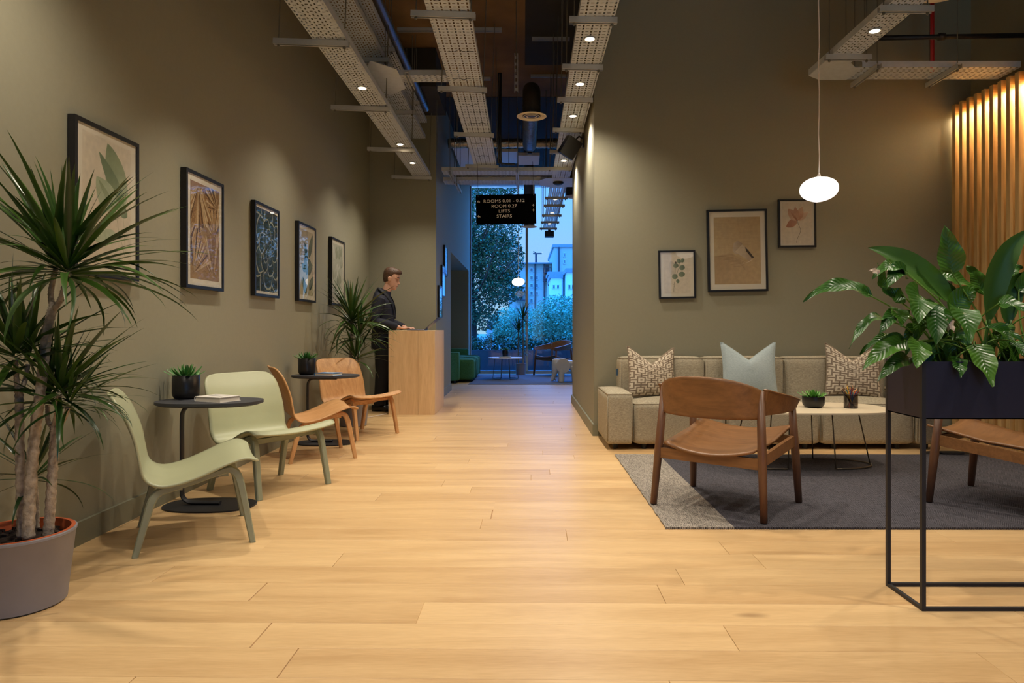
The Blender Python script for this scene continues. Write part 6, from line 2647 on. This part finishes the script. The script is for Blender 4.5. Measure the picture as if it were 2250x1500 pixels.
for sy in (-1, 1):
    pts = [(-0.050, sy * .030, 1.560), (-0.028, sy * .064, 1.552), (0.005, sy * .080, 1.532), (0.05, sy * .086, 1.49), (0.105, sy * .075, 1.41), (0.140, sy * .05, 1.30), (0.146, sy * .02, 1.17)]
    path = spline(pts, 24)
    wv = [0.012 + 0.036 * sin(pi * min(1, 0.06 + k / 24 * 0.94)) for k in range(25)]
    top, bot = [], []
    for k, p in enumerate(path):
        out = Vector((p[0], p[1] * 1.5, 0)).normalized()
        top.append(Vector(p) + out * 0.010)
        side = Vector((-0.25, sy * 0.9, -0.25)).normalized()
        bot.append(Vector(p) + side * wv[k] + out * 0.006 + Vector((0, 0, -wv[k] * 0.35)))
    vs = top + bot
    n = len(top)
    b.add(vs, [(k, k + 1, n + k + 1, n + k) for k in range(n - 1)])
o = b.build('lapel', SUITLAPEL, mn, smooth=True)
s_ = o.modifiers.new('thickness', 'SOLIDIFY')
s_.thickness = 0.006
b = MB()
b.loft([ell(0, 0, .72, .10, .15), ell(0, 0, .82, .115, .165), ell(0, 0, .95, .11, .155)])
for sy in (-1, 1):
    b.tube([(0.0, sy * .085, .86), (0.01, sy * .10, .70), (0.005, sy * .10, .50), (-0.012, sy * .10, .30), (-0.025, sy * .10, .115), (-0.02, sy * .10, .07)], [.105, .098, .083, .076, .074, .076], 18)
bake('trousers', b, TROUSERS, mn, 0.009, 4, 0.5)
for sy in (-1, 1):
    b = MB()
    c = sy * .105
    b.loft([[(x, c + w_ * cos(2 * pi * i / 16) + (0.012 * sy if x > 0 else 0), max(0.0, zc + h_ * sin(2 * pi * i / 16))) for i in range(16)] for x, w_, zc, h_ in
            ((-0.125, .012, .04, .03), (-0.115, .032, .04, .042), (-0.06, .040, .045, .05), (0.0, .042, .042, .055), (0.06, .047, .03, .045), (0.12, .048, .024, .034), (0.16, .038, .02, .026), (0.182, .014, .018, .016))])
    b.build('shoe', SHOE, mn, smooth=True)

# ------------------------------------------------------------------ outside, beyond the glass
STREET = mat('street_paving', (120, 118, 112), 0.9, vary=0.1)
b = MB()
b.bb(-60, 60, YW + 0.25, 130, -0.4, -0.12)
structure(b.build('ground_outside', STREET))
HEDGE = leaf_mat('hedge_leaf', (34, 66, 40), (66, 104, 56), 0.5)
TREELEAF = leaf_mat('tree_leaf', (34, 66, 40), (78, 120, 66), 0.5)
BUSHLEAF = leaf_mat('bush_leaf', (92, 146, 110), (146, 186, 142), 0.55)
BARK = mat('tree_bark', (58, 46, 38), 0.9, vary=0.2, bump=0.5)


def leaf_cloud(n, seed, blobs, size, clipz=None):
    """loose leaves scattered through a set of ellipsoids (centre, radii, weight)"""
    r = random.Random(seed)
    vs, fs = [], []
    tot = sum(w for _, _, w in blobs)
    for _ in range(n):
        t = r.uniform(0, tot)
        for c, rad, w in blobs:
            t -= w
            if t <= 0:
                break
        while True:
            p = Vector((r.uniform(-1, 1), r.uniform(-1, 1), r.uniform(-1, 1)))
            if 0.25 < p.length < 1:
                break
        p = Vector((c[0] + p.x * rad[0], c[1] + p.y * rad[1], c[2] + p.z * rad[2]))
        if clipz is not None and p.z < clipz:
            continue
        d = Vector((r.uniform(-1, 1), r.uniform(-1, 1), r.uniform(-1, 0.6))).normalized()
        s_ = d.cross(Vector((r.uniform(-1, 1), r.uniform(-1, 1), r.uniform(-1, 1)))).normalized()
        L = size * r.uniform(0.7, 1.3)
        k = len(vs)
        vs += [p, p + d * L * .5 + s_ * L * .3, p + d * L, p + d * L * .5 - s_ * L * .3]
        fs.append((k, k + 1, k + 2, k + 3))
    me = bpy.data.meshes.new('foliage')
    me.from_pydata(vs, [], fs)
    l = me.uv_layers.new(name='UVMap')
    for i in range(len(fs)):
        for q, uv in enumerate(((0, .5), (.5, 1), (1, .5), (.5, 0))):
            l.data[i * 4 + q].uv = uv
    me.update()
    return me


def foliage(me, m, parent=None, name='foliage'):
    me.materials.append(m)
    o = link(name, me, parent)
    o['kind'] = 'stuff'
    return o


# hedge in long dark planters just outside
hd = thing('hedge', 'clipped dark hedge in a long planter outside the window', 'hedge', (0, 0, 0))
b = MB()
b.bb(-6, 6, 17.6, 18.3, -0.12, 0.47)
b.build('planter_box', mat('dark_planter', (52, 56, 64), 0.6, vary=0.1), hd)
foliage(leaf_cloud(9000, 5, [((x, 17.95, 0.62), (0.42, 0.34, 0.24), 1) for x in [-3.2 + 0.36 * i for i in range(19)]], 0.07), HEDGE, hd)

tr = thing('tree', 'big dark leafy tree just outside the left window pane', 'tree', (0, 0, 0))
b = MB()
tb = Vector((-1.66, 22.0, -0.12))
b.tube(spline([tuple(tb), (-1.64, 22, 1.2), (-1.70, 22, 2.4), (-1.62, 22, 3.6), (-1.7, 22, 5.2)], 20), [0.17 - 0.0055 * i for i in range(21)], 10)
r = random.Random(3)
for i in range(22):
    z = r.uniform(0.9, 4.6)
    a = r.uniform(-1.2, 1.2) if i % 3 else r.uniform(2, 4)
    L = r.uniform(0.9, 2.0)
    p0 = Vector((-1.65, 22, z))
    p1 = p0 + Vector((cos(a) * L * .5, sin(a) * L * .5, L * .35))
    p2 = p0 + Vector((cos(a) * L, sin(a) * L, L * r.uniform(.6, 1.0)))
    b.tube(spline([tuple(p0), tuple(p1), tuple(p2)], 8), [0.045 - 0.0045 * k for k in range(9)], 6)
b.build('trunk', BARK, tr, smooth=True)
foliage(leaf_cloud(26000, 8, [((-1.3, 22, 4.6), (1.35, 1.4, 1.5), 3), ((-0.9, 22, 3.3), (0.95, 1.0, 0.9), 2.2), ((-2.4, 22, 3.4), (1.3, 1.2, 1.6), 2), ((-0.7, 21.8, 2.35), (0.75, 0.8, 0.6), 1.1), ((-1.9, 22, 1.9), (0.9, 0.9, 0.8), 0.8), ((-1.2, 22, 6.2), (1.5, 1.4, 1.0), 2), ((-1.25, 22, 1.45), (0.5, 0.6, 0.5), 0.4)], 0.088), TREELEAF, tr)

for (x, yv, lab, sd) in ((4.2, 21.5, 'leafy street tree outside past the wall corner', 31), (7.6, 24.0, 'second leafy street tree outside past the wall corner', 32)):
    t = thing('tree', lab, 'tree', (x, yv, -0.12))
    b = MB()
    b.tube(spline([(0, 0, 0), (0.05, 0, 1.6), (0, 0.05, 3.2), (0.06, 0, 4.8)], 12), [0.14 - 0.008 * i for i in range(13)], 8)
    for k in range(7):
        a = k * 0.9
        b.tube([(0, 0, 1.6 + k * .35), (0.6 * cos(a), 0.6 * sin(a), 2.2 + k * .4), (1.2 * cos(a), 1.2 * sin(a), 2.9 + k * .4)], [0.05, 0.035, 0.012], 6)
    b.build('trunk', BARK, t, smooth=True)
    foliage(leaf_cloud(9000, sd, [((0, 0, 4.0), (1.7, 1.7, 1.7), 3), ((0.3, 0, 2.6), (1.5, 1.4, 1.0), 2), ((-0.4, 0, 5.2), (1.3, 1.3, 1.0), 1.5)], 0.13), TREELEAF, t)

for (x, yv, rx, rz, zc, nl, lab, sd) in ((1.35, 27, 1.05, 0.95, 1.55, 8000, 'pale green feathery bush behind the hedge on the right pane', 11),
                                         (-0.6, 30, 0.9, 0.75, 1.35, 5000, 'pale low bush behind the hedge right of the dark tree', 12),
                                         (0.25, 33, 0.8, 0.8, 1.4, 4000, 'pale bush between the mullion and low bush', 13),
                                         (2.6, 29, 1.2, 1.1, 1.6, 5000, 'pale bush beside the window edge at the wall corner', 14)):
    t = thing('bush', lab, 'bush', (x, yv, -0.12))
    b = MB()
    for k in range(5):
        a = k * 1.25
        b.tube([(0, 0, 0), (0.15 * cos(a), 0.15 * sin(a), zc * .6), (rx * .6 * cos(a), rx * .6 * sin(a), zc + rz * .3)], [0.04, 0.03, 0.012], 6)
    b.build('stem', BARK, t, smooth=True)
    foliage(leaf_cloud(int(nl * 1.9), sd, [((0, 0, zc), (rx, rx, rz), 2), ((0.3 * rx, 0, zc - rz * .5), (rx, rx, rz * .8), 1.4), ((-0.5 * rx, 0, zc - rz * .4), (rx * .7, rx * .7, rz * .8), 1)], 0.075, 0.1), BUSHLEAF, t)

# road sign
rs = thing('road_sign', 'small round blue road sign on a white plate by the tree', 'road sign', (-1.24, 24.0, -0.12))
b = MB()
b.tube([(0, 0.02, 0), (0, 0.02, 1.35)], 0.03, 8)
b.build('post', STRUT, rs)
b = MB()
b.bb(-0.04, 0.16, -0.01, 0.01, 0.98, 1.38)
b.build('plate', WHITEPAINT, rs)
b = MB()
b.tube([(0.06, -0.012, 1.22), (0.06, -0.02, 1.22)], 0.095, 24)
b.build('red_ring', RED, rs)
b = MB()
b.tube([(0.06, -0.02, 1.22), (0.06, -0.024, 1.22)], 0.074, 24)
b.build('blue_disc', BK_BLUE, rs)
b = MB()
b.bar((0.06 - 0.055, -0.026, 1.275), (0.06 + 0.055, -0.026, 1.165), 0.003, 0.018)
b.build('red_slash', RED, rs)

# apartment buildings
BRICKPALE = mat('pale_brick', (198, 188, 170), 0.85, vary=0.06)
RENDERW = mat('white_render', (250, 248, 246), 0.8, vary=0.02)
ROOFM = mat('grey_roof', (150, 150, 152), 0.7)
DARKWIN = mat('dark_window_glass', (40, 52, 66), 0.15)
RAILM = mat('balcony_rail', (60, 62, 70), 0.5)


def building(label, x0, x1, y0, dep, h, m, wins=(), balcs=(), roof=0.4, pipes=()):
    t = thing('apartment_building', label, 'building', (0, 0, 0))
    b = MB()
    b.bb(x0, x1, y0, y0 + dep, -0.4, h)
    b.build('wall', m, t)
    b = MB()
    if roof > 0:
        b.add([(x0 - .3, y0 - .4, h), (x1 + .1, y0 - .4, h), (x1 + .1, y0 + dep, h + roof), (x0 - .3, y0 + dep, h + roof * .3),
               (x0 - .3, y0 - .4, h + .12), (x1 + .1, y0 - .4, h + .12), (x1 + .1, y0 + dep, h + roof + .12), (x0 - .3, y0 + dep, h + roof * .3 + .12)],
              [(3, 2, 1, 0), (4, 5, 6, 7), (0, 1, 5, 4), (1, 2, 6, 5), (2, 3, 7, 6), (3, 0, 4, 7)])
    else:
        b.bb(x0 - .1, x1 + .1, y0 - .1, y0 + dep, h, h + .25)
    b.build('roof', ROOFM, t)
    for (x, z, w, hh) in wins:
        b = MB()
        f = 0.14 * w
        b.bb(x - w / 2, x + w / 2, y0 - .06, y0 + .02, z - hh / 2, z - hh / 2 + f)
        b.bb(x - w / 2, x + w / 2, y0 - .06, y0 + .02, z + hh / 2 - f, z + hh / 2)
        b.bb(x - w / 2, x - w / 2 + f, y0 - .06, y0 + .02, z - hh / 2, z + hh / 2)
        b.bb(x + w / 2 - f, x + w / 2, y0 - .06, y0 + .02, z - hh / 2, z + hh / 2)
        b.bb(x - .04 * w, x + .04 * w, y0 - .05, y0 + .02, z - hh / 2, z + hh / 2)
        o = b.build('window', RENDERW, t)
        q = MB()
        q.bb(x - w / 2 + f, x + w / 2 - f, y0 - .02, y0 + .01, z - hh / 2 + f, z + hh / 2 - f)
        q.build('pane', DARKWIN, o)
    for (x, z, w) in balcs:
        b = MB()
        b.bb(x - w / 2, x + w / 2, y0 - .6, y0, z, z + .07)
        o = b.build('balcony', RAILM, t)
        q = MB()
        n = max(4, int(w / .16))
        for k in range(n + 1):
            xx = x - w / 2 + w * k / n
            q.bb(xx - .012, xx + .012, y0 - .59, y0 - .57, z + .07, z + .44)
        for k in range(4):
            for xx in (x - w / 2, x + w / 2):
                q.bb(xx - .012, xx + .012, y0 - .58 + k * .16, y0 - .56 + k * .16, z + .07, z + .44)
        q.bb(x - w / 2, x + w / 2, y0 - .6, y0 - .56, z + .43, z + .47)
        q.build('railing', RAILM, o)
        q = MB()
        q.bb(x - .14, x + .14, y0 - .03, y0 + .02, z + .07, z + .78)
        q.build('balcony_door', DARKWIN, o)
    for x in pipes:
        b = MB()
        b.tube([(x, y0 - .1, -.4), (x, y0 - .1, h)], .07, 8)
        b.build('drain_pipe', RAILM, t)
    return t


def bz(py, Z):
    return CAM_H - (py - 720) * Z / 1500


def bx(px, Z):
    return (px - 1150) * Z / 1500


building('long pale brick apartment block with a column of windows beyond the trees', bx(1118, 62), bx(1212, 62), 62, 12, bz(580, 62), BRICKPALE,
         [(bx(1168, 62), bz(y_, 62), .26, .40) for y_ in (593, 610, 627, 644, 661)] + [(bx(1180, 62), bz(y_, 62), .2, .36) for y_ in (610, 627, 644)] + [(bx(1138, 62), bz(y_, 62), .26, .40) for y_ in (600, 622, 644)],
         [(bx(1145, 61), bz(642, 62), 1.1), (bx(1145, 61), bz(660, 62), 1.1), (bx(1203, 61), bz(600, 62), .7), (bx(1203, 61), bz(618, 62), .7)], 0.6, (bx(1176, 62), bx(1196, 62)))
building('tall flat roofed brick block at the right edge of the window', bx(1217, 58), bx(1300, 58), 58, 12, bz(543, 58), BRICKPALE,
         [(bx(1240, 58), bz(y_, 58), .2, .36) for y_ in (560, 575)], [], 0, (bx(1228, 58),))
building('lower brick block with dark balconies before the tall flat roofed block', bx(1206, 52), bx(1290, 52), 52, 4, bz(604, 52), BRICKPALE, [(bx(1222, 52), bz(616, 52), .2, .34)], [(bx(1212, 51), bz(628, 52), 0.5)], 0, (bx(1231, 52),))
building('small white rendered house with stepped top behind the bush', bx(1211, 46), bx(1234, 46), 46, 4, bz(610, 46), RENDERW, [(bx(1217, 46), bz(630, 46), .16, .28), (bx(1226, 46), bz(630, 46), .16, .28)], [], 0)
building('white rendered house cut off by the wall corner', bx(1246, 44), bx(1300, 44), 44, 5, bz(598, 44), RENDERW, [(bx(1251, 44), bz(630, 44), .16, .3), (bx(1259, 44), bz(630, 44), .16, .3)], [], 0)
cr = thing('tower_crane', 'tiny tower crane standing above the long brick block', 'crane', (bx(1178, 110), 110, 0))
b = MB()
b.bar((0, 0, -.4), (0, 0, bz(556, 110)), .35)
b.build('mast', RAILM, cr)
b = MB()
b.bar((-0.5, 0, bz(557, 110)), (0.9, 0, bz(557, 110)), .2)
b.bar((0, 0, bz(556, 110)), (-0.45, 0, bz(552, 110)), .12)
b.build('jib', RAILM, cr)
# thin white cable lying by the skirting behind the oak chairs
b = MB()
b.tube(spline([(-2.10, 8.6, 0.006), (-1.98, 8.2, 0.006), (-1.85, 7.95, 0.006), (-1.74, 8.12, 0.006), (-1.66, 8.3, 0.006)], 24), 0.005, 6)
tag(b.build('floor_cable', CORD, None, smooth=True), 'thin white cable on the floor beside the reception desk', 'cable')
